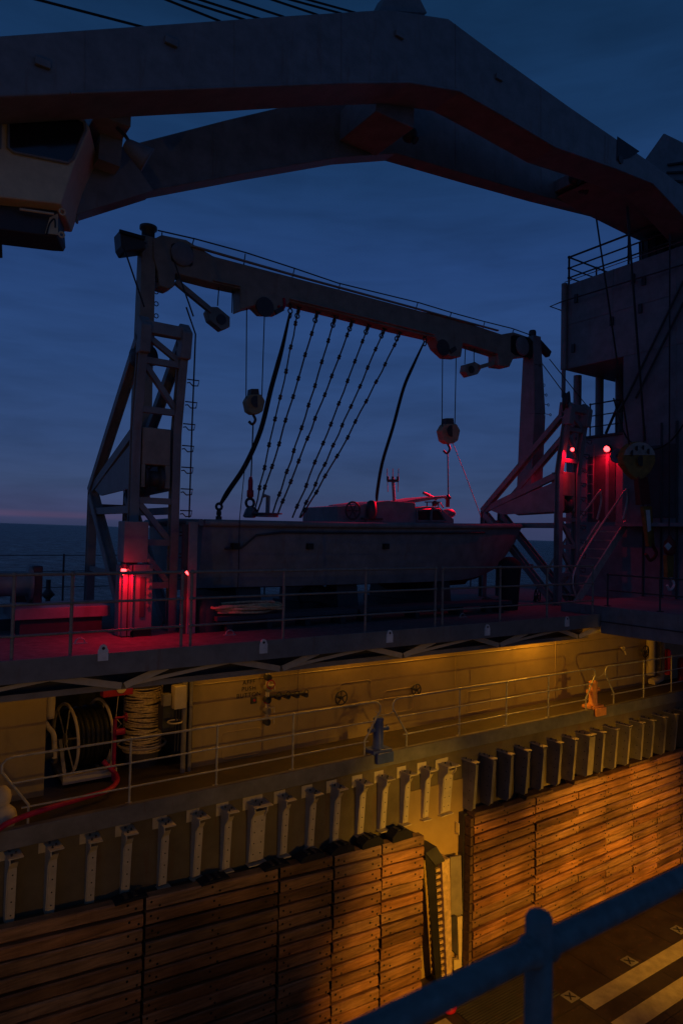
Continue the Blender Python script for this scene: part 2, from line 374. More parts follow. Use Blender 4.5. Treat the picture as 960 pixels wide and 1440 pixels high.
# ================================================================== RAILS
def rail_run(label, pts_base, height, bars, posts, group, r=.021, slope_left=False, slope_right=False, loc=None, m='alu'):
    """guard rail between two base points, with sloped end posts where asked"""
    a, b = V(pts_base[0]), V(pts_base[1]); d = (b - a); u = V((0, 0, 1))
    t = thing('guard_rail', label, 'railing', loc or a, group)
    for hgt in bars:
        f0 = hgt / height * .38 if slope_left else 0; f1 = hgt / height * .38 if slope_right else 0
        dn = d.normalized()
        p0 = a - dn * f0 * 1; p1 = b + dn * f1
        pts = [p0 + u * hgt, p1 + u * hgt]
        mb = MB()
        if hgt == height:
            seq = []
            if slope_left: seq += [p0 + u * (hgt - .22) + dn * .0, p0 + u * (hgt - .09), p0 + u * (hgt - .02) + dn * .06, p0 + u * hgt + dn * .16]
            else: seq += [p0 + u * hgt]
            if slope_right: seq += [p1 + u * hgt - dn * .16, p1 + u * (hgt - .02) - dn * .06, p1 + u * (hgt - .09), p1 + u * (hgt - .22)]
            else: seq += [p1 + u * hgt]
            mb.tube(seq, r, 8)
        else: mb.tube(pts, r * .8, 8)
        mb.build('bar', m, t)
    if slope_left: MB().tube([a, a + u * .3, a - d.normalized() * .38 + u * (height - .2)], r, 8).build('post', m, t)
    if slope_right: MB().tube([b, b + u * .3, b + d.normalized() * .38 + u * (height - .2)], r, 8).build('post', m, t)
    for q in posts:
        p = a + d * q
        mb = MB(); mb.tube([p, p + u * height], r * 1.05, 8); mb.bb(p.x - .05, p.x + .05, p.y - .05, p.y + .05, p.z, p.z + .015)
        for hgt in bars: mb.ball(p + u * hgt, r * 1.7, seg=8)
        mb.build('post', m, t)
    return t
YR = YE + .06
def dx(px, py=890): return P(px, py, Y=YR).x
def drail(label, x0, x1, pxs):
    a = V((x0, YR, DZ)); b = V((x1, YR, DZ)); n = [(dx(p) - x0) / (x1 - x0) for p in pxs]
    return rail_run(label, (a, b), 1.07, (1.07, .7, .32), n, 'guard rails along the boat deck edge', m='railgrey')
drail('three bar deck rail in front of the red lit davit base at the left', -4, dx(255), (18, 100, 255))
drail('three bar deck rail in front of the long side of the grey boat', dx(268), dx(611), (268, 398, 513, 611))
drail('three bar deck rail below the bow of the boat, ending at the stairs', dx(621), dx(832, 870), (621, 702, 768, 832))
YK = YL + .12
def wx(px, py): return P(px, py, Y=YK).x
def wrail(label, p0, p1, pxs, sl, sr):
    x0, x1 = wx(*p0), wx(*p1); a = V((x0, YK, WZ)); b = V((x1, YK, WZ)); n = [(wx(*p) - x0) / (x1 - x0) for p in pxs]
    return rail_run(label, (a, b), 1.05, (1.05, .66, .27), n, 'guard rails along the lower walkway', r=.02, slope_left=sl, slope_right=sr)
wrail('walkway rail in front of the hose reels, ending left of the blue bitt', (40, 1146), (512, 1066), ((182, 1125), (304, 1103), (411, 1084)), True, True)
wrail('brightly lit walkway rail between the blue bitt and the orange bitt', (571, 1050), (823, 1000), ((645, 1040), (711, 1027), (770, 1015)), True, True)
wrail('walkway rail at the far right beyond the orange bitt', (862, 990), (1080, 940), ((904, 980), (943, 975)), True, False)
# chains that close the two gaps
def sag(p, q, dz, n=10): return [V(p).lerp(V(q), i / n) - V((0, 0, dz * 4 * (i / n) * (1 - i / n))) for i in range(n + 1)]
for lb, a, b in (('thin sagging chain above the blue bitt', (527, 1000), (553, 1000)), ('thin sagging chain above the orange bitt', (832, 950), (849, 946))):
    MBo = MB().tube(sag(P(*a, Y=YK), P(*b, Y=YK), .08), .009, 5).build('gap_chain', 'alu'); tag(MBo, lb, 'chain')
# rail on the cross deck
a = V((XT + .15, YE - .1, zt)); b = V((XT + .15, 3.0, zt))
rail_run('low two bar rail on the cross deck at the far right', (a, b), .68, (.68, .34), (0, .2, .42, .7), None, r=.018, m='dark')
# seaward lifelines behind the boat
t = thing('lifeline', 'thin wire lifelines on the seaward edge of the boat deck', 'railing', (6, 15.9, DZ))
for z in (.35, .7, 1.05): MB().tube([(-6, 15.9, DZ + z), (16.4, 15.9, DZ + z)], .009, 5).build('wire', 'dark', t)
for i in range(9): x = -4 + i * 2.5; MB().tube([(x, 15.9, DZ), (x, 15.9, DZ + 1.08)], .022, 6).build('post', 'dark', t)

# lashing plates along the deck edge
pl = None
PLN = ['in front of the red lit davit base', 'below the stern part of the boat', 'below the middle of the boat', 'below the bow of the boat', 'near the foot of the stairs']
for i, (px, py) in enumerate(((145, 918), (370, 909), (547, 895), (684, 886), (796, 874))):
    c = P(px, py, Y=YE - .035)
    if pl is None:
        pl = thing('lashing_plate', '', 'bracket', c, 'lashing plates on the deck edge')
        pts = [V((c.x - .065, c.y, c.z - .1)), V((c.x + .065, c.y, c.z - .1)), V((c.x + .065, c.y, c.z + .03))] + [V((c.x + .05 * math.cos(R(aa)), c.y, c.z + .06 + .05 * math.sin(R(aa)))) for aa in (0, 30, 60, 90, 120, 150, 180)] + [V((c.x - .065, c.y, c.z + .03))]
        MB().prism(pts, (0, -.022, 0)).build('plate', 'white', pl)
        MB().cyl((c.x, c.y - .021, c.z + .06), (c.x, c.y - .024, c.z + .06), .02, 12).build('eye', 'black', pl); o = pl
    else: o = dup(pl, c, '')
    o['label'] = 'white plate on the deck edge ' + PLN[i]
# small bent cleats on deck
for i, (px, py) in enumerate(((113, 905), (323, 893), (650, 868))):
    c = P(px, py, Z=DZ); mb = MB(); mb.ring(c + V((0, 0, .01)), (0, 1, 0), .07, .012, 10, 6)
    mb.bb(c.x - .1, c.x + .1, c.y - .03, c.y + .03, c.z, c.z + .012)
    tag(mb.build('deck_padeye', 'alu'), 'small ring padeye on the deck ' + ['left of the davit base', 'under the stern of the boat', 'near the bow of the boat'][i], 'padeye', 'ring padeyes on the boat deck')

# ================================================================== LOWER WALKWAY FITTINGS
def bitt(px, py, m, label):
    c = P(px, py, Z=WZ + .02); c.y = YL + .16; c.x = P(px, py, Y=c.y).x; c.z = WZ
    t = thing('mooring_bitt', label, 'bitt', c)
    MB().bb(c.x - .24, c.x + .24, c.y - .18, c.y + .18, c.z + .003, c.z + .09).build('base', m, t, bevel=.02)
    MB().bb(c.x - .2, c.x + .22, c.y - .26, c.y - .182, c.z - .16, c.z + .05).build('base_lip', m, t, bevel=.015)
    MB().lathe([(.13, .09), (.13, .12), (.11, .14), (.105, .64), (.11, .65), (.11, .69), (.09, .71)], c, seg=24).build('post', m, t)
    mb = MB(); mb.cyl(c + V((-.22, 0, .46)), c + V((.22, 0, .46)), .04, 16)
    for s in (-1, 1): mb.cyl(c + V((s * .22, 0, .46)), c + V((s * .25, 0, .46)), .05, 16)
    mb.build('horn', m, t)
bitt(531, 1062, 'bluebitt', 'blue grey mooring bitt with cross horn standing on the walkway lip')
bitt(833, 1000, 'orange', 'orange mooring bitt with cross horn standing on the walkway lip')

def handwheel(px, py, rad, label, Y=YB):
    c = P(px, py, Y=Y); c = V((c.x, Y - .16, c.z)); t = thing('valve_handwheel', label, 'valve', c)
    MB().ring(c, (0, 1, 0), rad, .016, 28, 6).build('rim', 'dark', t)
    mb = MB()
    for k in range(5):
        a = R(72 * k + 20); mb.tube([c, c + V((math.cos(a) * rad, 0, math.sin(a) * rad))], .013, 6)
    mb.build('spokes', 'dark', t)
    MB().cyl(c - V((0, .03, 0)), c + V((0, .16, 0)), .035, 12).build('spindle', 'dark', t)
handwheel(474, 979, .15, 'larger spoked valve handwheel on the cream wall above the blue bitt')
handwheel(579, 968, .13, 'smaller spoked valve handwheel on the cream wall right of the blue bitt')
handwheel(900, 915, .17, 'spoked handwheel half hidden under the cross deck at the right')

# stencilled writing
def text(body, px, py, size, label, Y=YB, m='letters', rz=0, align='CENTER'):
    cu = bpy.data.curves.new('stencil', 'FONT'); cu.body = body; cu.size = size; cu.align_x = align; cu.extrude = .001; cu.space_character = 1.15
    o = bpy.data.objects.new('wall_stencil', cu); c = P(px, py, Y=Y); o.location = (c.x, Y - .004, c.z); o.rotation_euler = (R(90), 0, rz)
    dg = None; S.collection.objects.link(o); cu.materials.append(M[m]); cu.space_line = 1.05
    bpy.context.view_layer.update()
    me = bpy.data.meshes.new_from_object(o.evaluated_get(bpy.context.evaluated_depsgraph_get())); mw = o.matrix_world.copy()
    bpy.data.objects.remove(o); o = bpy.data.objects.new('wall_stencil', me); S.collection.objects.link(o); o.matrix_world = mw
    return tag(o, label, 'writing')
text('AFFF\nPUSH\nBUTTON', 350, 962, .12, 'dark stencilled words AFFF PUSH BUTTON on the cream wall')
# push button plate
c = P(356, 984, Y=YB); t = thing('push_button', 'small square button box under the stencilled words', 'button', c)
MB().bb(c.x - .06, c.x + .06, YB - .05, YB, c.z - .07, c.z + .05).build('box', 'dark', t, bevel=.006)
MB().cyl((c.x, YB - .065, c.z), (c.x, YB - .05, c.z), .025, 12).build('button', 'red', t)
# fire main manifold with outlets
c = P(371, 980, Y=YB); t = thing('fire_manifold', 'fire main manifold of pipes and valves on the cream wall beside the button', 'valve', c)
y = YB - .14
MB().tube([(c.x, y, DZ - .15), (c.x, y, c.z - .55)], .04, 10).build('riser', 'prime', t)
for zq in (.25, -.2, -.42): MB().tube([(c.x, y, c.z + zq), (c.x + .16, y, c.z + zq), (c.x + .16, y, c.z + zq - .1)], .02, 8).build('side_branch', 'prime', t)
mb = MB(); e = P(427, 975, Y=y); mb.tube([(c.x, y, c.z + .03), (e.x, y, e.z)], .03, 10); mb.build('branch_pipe', 'dark', t)
for q in (.25, .5, .75, 1):
    p = V((c.x, y, c.z + .03)).lerp(e, q); mb = MB(); mb.cyl(p + V((0, .05, -.02)), p + V((0, -.12, -.02)), .045, 12); mb.ring(p + V((0, -.1, .04)), (0, 1, 0), .05, .01, 12, 5); mb.build('outlet', 'dark', t)
mb = MB(); mb.bb(c.x - .05, c.x + .05, y - .07, y + .06, c.z - .1, c.z + .02); mb.build('valve_body', 'red', t, bevel=.02)
for k in range(5):
    zc = c.z + .42 - k * .22; MB().cyl((c.x - .01, y - .09, zc), (c.x - .01, y + .05, zc), .065, 12).build('flange', 'tan' if k % 2 else 'dark', t)
MB().ring((c.x, y - .14, c.z + .3), (0, 1, 0), .085, .012, 16, 5).build('handwheel', 'red', t)

# pale trunk pipes at far right under the cross deck
c = P(913, 925, Y=YB - .1); t = thing('trunk_pipe', 'pale ribbed twin pipe hooked at the bottom, standing at the wall at far right', 'pipe', c)
b0 = P(914, 948, Y=YB - .15); e0 = P(926, 948, Y=YB - .15); zb2 = b0.z
MB().tube([(b0.x, YB - .15, -2.0), (b0.x, YB - .15, zb2 - .02)], .13, 14).build('pipe', 'prime', t)
MB().tube([(e0.x + .1, YB - .15, -2.0), (e0.x + .1, YB - .15, zb2), (e0.x + .04, YB - .15, zb2 - .18), (b0.x + .05, YB - .15, zb2 - .26)], .12, 14).build('pipe', 'prime', t)
MB().tube([((b0.x + e0.x) / 2 + .05, YB - .32, -2.0), ((b0.x + e0.x) / 2 + .05, YB - .32, zb2 + .1)], .03, 8).build('thin_pipe', 'dark', t)
for i, (px, py) in enumerate(((938, 928), (957, 940))):
    c = P(px, py, Y=YB - .3); mb = MB(); mb.lathe([(.03, .35), (.1, .3), (.12, .1), (.1, -.2), (.13, -.45)], c, seg=14)
    tag(mb.build('hanging_suit', 'red'), ['small red fire gear bag on the wall beside the pale pipes', 'tall red fire gear bag at the right edge of the walkway'][i], 'bag')
c = P(876, 912, Y=YB - .1); mb = MB(); mb.ball(c, .06); mb.cyl(c, c + V((.05, -.05, -.18)), .02); mb.cyl(c, c + V((-.14, -.02, .04)), .03)
tag(mb.build('wall_valve', 'prime'), 'little brass valve on the wall below the cross deck', 'valve')

# ---- recess on the left: hose reels, rope coil, pipes
def reel(px, py, label, rad=.62, wd=.62, Y=YB + .75):
    c = P(px, py, Y=Y); t = thing('hose_reel', label, 'hose reel', (c.x, c.y, WZ)); ax = V((1, .12, 0)).normalized()
    for s in (-1, 1):
        q = c + ax * s * wd / 2; mb = MB(); mb.ring(q, ax, rad, .028, 36, 8)
        for k in range(6):
            d, s1, t1 = frame(ax); a = R(60 * k + 15); mb.tube([q, q + (s1 * math.cos(a) + t1 * math.sin(a)) * rad], .016, 6)
        mb.lathe([(.1, -.02), (.1, .02)], q, ax, 16); mb.build('side_wheel', 'prime', t)
    MB().lathe([(.2, -wd / 2), (.2, wd / 2)], c, ax, 20).build('drum', 'dark', t)
    for k in range(7):
        MB().ring(c + ax * (wd * .83 * (k / 6 - .5)), ax, .5 - .02 * (k % 2), .052, 30, 8).build('hose_turn', 'black', t)
    MB().lathe([(.47, -wd * .44), (.47, wd * .44)], c, ax, 24).build('hose_pack', 'black', t)
    for s in (-1, 1):
        q = c + ax * s * (wd / 2 + .1); mb = MB(); mb.beam((q.x, q.y - .45, WZ + .12), q, .06, .06); mb.beam((q.x, q.y + .4, WZ + .12), q, .06, .06); mb.beam((q.x, q.y - .55, WZ + .12), (q.x, q.y + .5, WZ + .12), .08, .1); mb.build('stand', 'prime', t)
    MB().bb(c.x - wd / 2 - .15, c.x + wd / 2 + .15, c.y - .6, c.y - .5, WZ + .06, WZ + .2).build('stand_rail', 'prime', t)
    return t
reel(117, 1035, 'hose reel with pale spoked wheels and black hose standing in the recess')
# rope / wire coil
c = P(201, 1010, Y=YB + .75); t = thing('wire_coil', 'tall vertical coil of pale wire hung beside the hose reel', 'coil', c)
MB().lathe([(.31, -1.3), (.31, .85)], c, seg=28).build('core', 'rope', t)
mb = MB(); rr = random.Random(3)
for k in range(52):
    z = c.z + .62 - k * .0235 + rr.uniform(-.012, .012); tx, ty = rr.uniform(-.2, .2), rr.uniform(-.16, .16)
    pts = []
    for j in range(24):
        a = 2 * math.pi * j / 24; pts.append((c.x + math.cos(a) * (.345 + rr.uniform(0, .012)), c.y + math.sin(a) * .345, z + math.cos(a) * tx * .25 + math.sin(a) * ty * .25))
    mb.tube(pts, .0145, 5, closed=True)
mb.build('wire_turns', 'manila', t)
MB().ring((c.x, c.y, P(201, 1050, Y=YB + .5).z), (0, 0, 1), .44, .022, 30, 6).build('basket_ring', 'prime', t)
# red equipment box, standpipe, hose
c = P(165, 970, Y=YB + .4); t = thing('alarm_box', 'crimson equipment box with round dial above the standpipe', 'box', c)
MB().bb(c.x - .27, c.x + .27, c.y - .08, c.y + .12, c.z - .1, c.z + .35).build('case', 'red', t, bevel=.012)
MB().cyl((c.x + .05, c.y - .1, c.z + .04), (c.x + .05, c.y - .08, c.z + .04), .09, 18).build('dial', 'prime', t)
MB().tube(sag(c + V((0, -.08, -.1)), c + V((-.02, -.05, -.5)), .0) + [c + V((.08, -.05, -.62)), c + V((0, -.05, -.7)), c + V((-.06, -.05, -.6)), c + V((.0, -.05, -.5))], .007, 5).build('cord', 'prime', t)
c = P(160, 1085, Y=YB + .1); c.z = WZ; t = thing('standpipe', 'crimson standpipe with valve and coupling in the recess', 'pipe', c)
top = P(160, 1012, Y=c.y).z
MB().tube([c, (c.x, c.y, top)], .035, 10).build('riser', 'hose', t)
MB().lathe([(.06, -.08), (.06, .08)], (c.x + .08, c.y - .03, top - .22), (1, 0, 0), 12).build('valve', 'hose', t)
MB().ring((c.x + .18, c.y - .03, top + .03), (1, 0, 0), .07, .012, 14, 5).build('handwheel', 'hose', t)
MB().cyl((c.x, c.y, top + .03), (c.x + .18, c.y - .03, top + .03), .02).build('stem', 'hose', t)
hp = [P(145, 1070, Y=YB + .15), P(158, 1083, Y=YB + .05), P(165, 1092, Y=YB - .1), P(163, 1102, Y=YB - .4), P(150, 1112, Y=YB - .7)]
hp = [V((p.x, p.y, max(p.z, WZ + .05))) for p in hp] + [P(120, 1121, Y=YL + .4), P(80, 1133, Y=YL + .2), P(40, 1146, Y=YL + .07), P(15, 1156, Y=YL - .02), P(0, 1165, Y=YL - .06), P(-30, 1188, Y=YL - .08)]
def smooth(pts, n=6):
    o = []; pts = [V(p) for p in pts]
    for i in range(len(pts) - 1):
        a, b, c_, d = pts[max(i - 1, 0)], pts[i], pts[i + 1], pts[min(i + 2, len(pts) - 1)]
        for j in range(n):
            s = j / n; o.append(.5 * ((2 * b) + (c_ - a) * s + (2 * a - 5 * b + 4 * c_ - d) * s * s + (3 * b - a - 3 * c_ + d) * s ** 3))
    return o + [pts[-1]]
tag(MB().tube(smooth(hp), .042, 10).build('fire_hose', 'hose'), 'crimson fire hose running from the recess over the walkway lip', 'hose')
# pale foam pipes left of the reel
c = P(70, 1040, Y=YB + .25); t = thing('foam_pipe', 'pale bent pipe with valve left of the hose reel', 'pipe', c)
MB().tube(smooth([P(60, 1010, Y=c.y), P(68, 1022, Y=c.y), P(76, 1034, Y=c.y), P(77, 1066, Y=c.y)]), .045, 10).build('pipe', 'prime', t)
MB().lathe([(.05, -.1), (.08, 0), (.05, .1)], P(66, 1062, Y=c.y), (1, 0, 0), 12).build('valve', 'dark', t)
MB().lathe([(.09, -.3), (.1, 0), (.06, .4)], P(70, 985, Y=c.y), seg=14).build('bottle', 'prime', t)
MB().tube(smooth([P(72, 1000, Y=c.y), P(74, 1020, Y=c.y), P(62, 1040, Y=c.y)]), .012, 6).build('cable', 'rope', t)
# cabinets at the recess's right jamb
c = P(250, 980, Y=YB - .1); t = thing('control_box', 'pale control box with conduits on the jamb right of the wire coil', 'box', c)
MB().bb(c.x - .1, c.x + .12, c.y - .12, c.y + .08, c.z - .2, c.z + .22).build('case', 'prime', t, bevel=.01)
MB().bb(c.x - .28, c.x - .13, c.y - .03, c.y + .1, c.z - .14, c.z + .08).build('small_case', 'tan', t, bevel=.01)
mb = MB()
for k in range(3): mb.tube([(c.x - .02 + k * .06, c.y, c.z - .2), (c.x - .03 + k * .06, c.y, WZ + .4)], .012, 6)
mb.build('conduit', 'dark', t)
for i, px in enumerate((259, 268)):
    p = P(px, 1010, Y=YB - .12); MB().tube([(p.x, p.y, WZ), (p.x, p.y, DZ - .15)], .05 - .015 * i, 10).build('pipe', 'tan', t)
MB().ring(P(246, 1015, Y=YB - .1), (0, 0, 1), .13, .015, 18, 6).build('handwheel', 'prime', t)
MB().bb(c.x - .22, c.x + .02, c.y + .15, c.y + .4, WZ + .75, WZ + 1.25).build('lower_case', 'dark', t, bevel=.01)
# a sailor's gear bag at the far left edge
c = P(2, 1145, Y=YL + .35); mb = MB(); mb.ball(c + V((0, 0, .25)), .14, sq=(1, 1, 1.3)); mb.ball(c + V((.02, -.05, -.05)), .2, sq=(1, 1, 1.1))
tag(mb.build('duffel_bag', 'prime'), 'pale stuffed bag at the extreme left of the walkway', 'bag')

# ================================================================== BRACKETS
def make_bracket(wide, m):
    """origin: top, at wall"""
    t = thing('fender_bracket', '', 'bracket', (0, 0, 0), 'steel brackets along the well side wall'); w_ = .2 if m == 'tan' else .13 if wide else .055
    yw = YL + .12; H = 1.08
    if m == 'tan':
        t.location = (0, yw, 0)
        pr = [V((0, yw, 0)), V((0, yw - .40, -.01)), V((0, yw - .39, -.08)), V((0, yw - .31, -H + .06)), V((0, yw - .27, -H)), V((0, yw, -H))]
        MB().prism([p + V((-.012, 0, 0)) for p in pr], (.024, 0, 0)).build('web', m, t)
        if wide: MB().prism([p + V((.2, 0, 0)) for p in pr], (.024, 0, 0)).build('web', m, t)
        w2_ = .24 if wide else .07
        MB().bb(-.06, w2_ + .03, yw - .43, yw, .0, .018).build('top_plate', 'prime', t)
        MB().hexa([(-.012, yw - .325, -H + .06), (w2_, yw - .325, -H + .06), (w2_, yw - .31, -H + .06), (-.012, yw - .31, -H + .06), (-.012, yw - .41, -.04), (w2_, yw - .41, -.04), (w2_, yw - .39, -.04), (-.012, yw - .39, -.04)]).build('strap', m, t)
        b = MB()
        for k in range(4): b.cyl((-.014, yw - .2 - .03 * (3 - k), -.2 - k * .22), (-.011, yw - .2 - .03 * (3 - k), -.2 - k * .22), .014, 8)
        b.build('bolt_hole', 'black', t)
        b = MB()
        for yy in (.1, .25): b.cyl((.01, yw - yy, .018), (.01, yw - yy, .05), .016, 6)
        b.build('bolt', 'dark', t)
        return t
    t.location = (0, yw, 0)
    pr = [V((-.0, yw, 0)), V((0, yw - .30, -.02)), V((0, yw - .30, -.10)), V((0, yw - .17, -.25)), V((0, yw - .10, -H + .04)), V((0, yw, -H))]
    MB().prism([p + V((-w_, 0, 0)) for p in pr], (.018, 0, 0)).build('web', m, t)
    if w_ > .1: MB().prism([p + V((w_ - .018, 0, 0)) for p in pr], (.018, 0, 0)).build('web', m, t)
    MB().bb(-w_ - .03, w_ + .07, yw - .36, yw, .0, .018).build('top_plate', m, t)
    # front strap with bolt holes
    f = MB(); f.hexa([(-w_ + .02, yw - .185, -.2), (w_ + .02, yw - .185, -.2), (w_ + .02, yw - .17, -.2), (-w_ + .02, yw - .17, -.2), (-w_ + .02, yw - .26, -.09), (w_ + .02, yw - .26, -.09), (w_ + .02, yw - .24, -.09), (-w_ + .02, yw - .24, -.09)])
    f.hexa([(-w_ + .02, yw - .115, -H + .05), (w_ + .02, yw - .115, -H + .05), (w_ + .02, yw - .10, -H + .05), (-w_ + .02, yw - .10, -H + .05), (-w_ + .02, yw - .185, -.2), (w_ + .02, yw - .185, -.2), (w_ + .02, yw - .17, -.2), (-w_ + .02, yw - .17, -.2)])
    f.build('strap', m, t)
    b = MB()
    for k in range(4):
        z = -.3 - k * .2; y_ = yw - .185 + (z + .2) / (-H + .25) * .07
        for xx in ((-.06, .08) if w_ > .1 else (.02,)): b.cyl((xx, y_ - .004, z), (xx, y_ + .002, z), .012, 8)
    b.build('bolt_hole', 'black', t)
    MB().bb(-w_ - .02, w_ + .09, yw - .16, yw, -H - .02, -H).build('foot', m, t)
    if m == 'prime': MB().bb(-w_ - .1, w_ + .03, yw - .012, yw - .003, -.13, .1).build('patch', m, t)
    b = MB()
    for xx, yy in ((-.02, .1), (.05, .2), (-.02, .27)): b.cyl((xx, yw - yy, .018), (xx, yw - yy, .05), .016, 6)
    b.build('bolt', 'dark', t)
    return t
protos = {(wd, m): make_bracket(wd, m) for wd in (False, True) for m in ('prime', 'tan')}
used = set()
for k in range(34):
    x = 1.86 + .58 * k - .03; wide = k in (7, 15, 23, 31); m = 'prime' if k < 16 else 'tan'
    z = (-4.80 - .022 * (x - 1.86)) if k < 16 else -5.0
    key = (wide, m)
    if k < 16:
        nm = 'wide' if wide else 'narrow'
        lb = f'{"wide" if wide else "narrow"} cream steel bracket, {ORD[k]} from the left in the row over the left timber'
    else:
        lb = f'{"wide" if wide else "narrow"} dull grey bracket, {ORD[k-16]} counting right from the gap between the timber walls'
    if key not in used: o = protos[key]; used.add(key)
    else: o = copy_tree(protos[key])
    o.location = (x, YL + .12, z); o['label'] = lb
    jr = random.Random(k * 7 + 1); o.rotation_euler = (R(jr.uniform(-.8, .8)), 0, R(jr.uniform(-3.5, 3.5))); o.location.x += jr.uniform(-.02, .02)

# ================================================================== TIMBER FENDERS
wrnd = random.Random(5)
def tint():
    a = wrnd.choice((.72, .9, 1, 1.1, 1.25)) * wrnd.uniform(.9, 1.1); q = wrnd.uniform(-.12, .12)
    return (a * (1 + q), a, a * (1 - q))
def zl(x): return -5.72 - .06 * (x - 1.5)
def zr(x): return -6.16 + .012 * (x - 11)
def panel(x0, x1, zf, label, joints=(), grp='timber fender panels', end=False):
    zb0 = FZ + .0; t = thing('timber_panel', label, 'timber wall', ((x0 + x1) / 2, YW + .1, FZ), grp)
    mb = MB(); bo = MB(); H = (.205 if x0 > 10 else .232) * wrnd.uniform(.985, 1.015); nb = int(math.ceil((zf((x0 + x1) / 2) - FZ) / H))
    for i in range(nb):
        js = [x0]
        for j in joints:
            js.append(j + (.0 if i % 2 else 1.15))
        js = [j for j in js if j < x1 - .3] + [x1]
        for a, b in zip(js, js[1:]):
            g = .008; a_, b_ = a + g, b - g; tn = tint() if wrnd.random() > .08 else (.4, .4, .42); dy = wrnd.uniform(-.03, .024); dz = wrnd.uniform(-.008, .008); y0 = YW + dy
            def z_(x, q): return max(zf(x) - q, FZ + .02)
            ch = .018
            A = [(a_, z_(a_, (i + 1) * H - .03) + dz), (b_, z_(b_, (i + 1) * H - .03) + dz), (b_, z_(b_, i * H + .006) + dz), (a_, z_(a_, i * H + .006) + dz)]
            if A[3][1] - A[0][1] < .05: continue
            nx = max(2, int((b_ - a_) / .35)); 
            # slightly worn top and bottom edges: a bevelled plank
            vs = []
            for s in range(nx + 1):
                u = s / nx; xx = a_ + (b_ - a_) * u; zlo = A[0][1] + (A[1][1] - A[0][1]) * u; zhi = A[3][1] + (A[2][1] - A[3][1]) * u
                e1, e2 = wrnd.uniform(.008, .028), wrnd.uniform(.008, .034)
                vs += [(xx, YW + .2, zlo), (xx, y0 + .02, zlo), (xx, y0, zlo + e1), (xx, y0, zhi - e2), (xx, y0 + .022, zhi), (xx, YW + .2, zhi)]
            fs = []
            for s in range(nx):
                for q in range(5): fs.append((s * 6 + q, s * 6 + 6 + q, s * 6 + 7 + q, s * 6 + 1 + q))
            mb.add(vs, fs, 0, tn); mb.add(vs[:6], [(0, 1, 2, 3, 4, 5)], 1, tn); mb.add(vs[-6:], [(5, 4, 3, 2, 1, 0)], 1, tn)
            # bolt recesses near the plank ends and in the middle
            zc = lambda x: zf(x) - (i + .5) * H + dz
            xs = [(a_ + .09, .04), (a_ + .22, -.03), (b_ - .09, -.04), (b_ - .22, .04)]
            if b_ - a_ > 1.3: xs += [((a_ + b_) / 2 - .05, .045), ((a_ + b_) / 2 + .06, -.04)]
            for xx, dz2 in xs:
                zz_ = zc(xx) + dz2
                zz_ += wrnd.uniform(-.018, .018); xx += wrnd.uniform(-.025, .025)
                if zz_ > FZ + .05 and wrnd.random() > .08: bo.cyl((xx, y0 - .004, zz_), (xx, y0 + .01, zz_), .021, 7)
    mb.build('planks', ['wood', 'woodend'], t); bo.build('bolt_holes', 'black', t)
    MB().hexa([(x0, YW + .2, FZ), (x1, YW + .2, FZ), (x1, YL + .08, FZ), (x0, YL + .08, FZ), (x0, YW + .2, zf(x0) - .06), (x1, YW + .2, zf(x1) - .06), (x1, YL + .08, zf(x1) - .06), (x0, YL + .08, zf(x0) - .06)]).build('backing', 'woodend', t)
    return t
def tx(px, py): return P(px, py, Y=YW).x
XG0, XG1 = tx(596, 1250), tx(665, 1250)
xs = [-3.5, tx(202, 1340), tx(391, 1300), tx(467, 1300), tx(535, 1300), XG0]
labs = ['long dark timber fender panel at the lower left corner', 'wide dark timber panel left of the middle with two bright planks', 'narrow timber panel second to the left of the lit pair, mostly in shade', 'orange lit narrow timber panel, left of the last one before the gap', 'brightest narrow timber panel directly left of the steel column gap']
for i in range(5): panel(xs[i] + .015, xs[i + 1] - .015, zl, labs[i])
xs2 = tx(752, 1200)
panel(XG1, xs2 - .012, zr, 'timber panel directly right of the steel column gap with stepped plank ends')
panel(xs2 + .012, 26, zr, 'very long timber panel running to the right edge with staggered plank joints', joints=[xs2 + 1.6 + 2.35 * i for i in range(6)])
# dark rubber blocks standing on top of the left timber
blk = None
bl = [(178, 1290, 'under the second and third bracket'), (297, 1265, 'left of the wide bracket'), (385, 1215, 'directly below the wide bracket'), (435, 1197, 'right of the wide bracket'), (478, 1186, 'left of the pair at the panel end'), (520, 1175, 'second from the end by the gap'), (562, 1160, 'at the end by the gap, tallest')]
rb = None
for i, (px, py, where) in enumerate(bl):
    x = tx(px, py) + .1; c = V((x, YW + .12, zl(x) - .01)); hgt = [.05, .05, .06, .12, .15, .17, .2][i]
    t = thing('rubber_block', 'black slotted rubber block on the timber top ' + where, 'fender block', c, 'rubber blocks on the timber tops')
    mb = MB(); pr = [(x - .28, c.z), (x + .26, c.z), (x + .24, c.z + hgt * .6), (x + .1, c.z + hgt), (x - .16, c.z + hgt), (x - .28, c.z + hgt * .5)]
    mb.prism([V((a, YW + .0, b)) for a, b in pr], (0, .26, 0)); mb.build('block', 'canvas', t, bevel=.012)
    mb = MB()
    for k in range(2): mb.bb(x - .12 + .14 * k, x - .06 + .14 * k, YW + .03, YW + .22, c.z + hgt + .002, c.z + hgt + .022)
    mb.build('strip', 'dark', t)
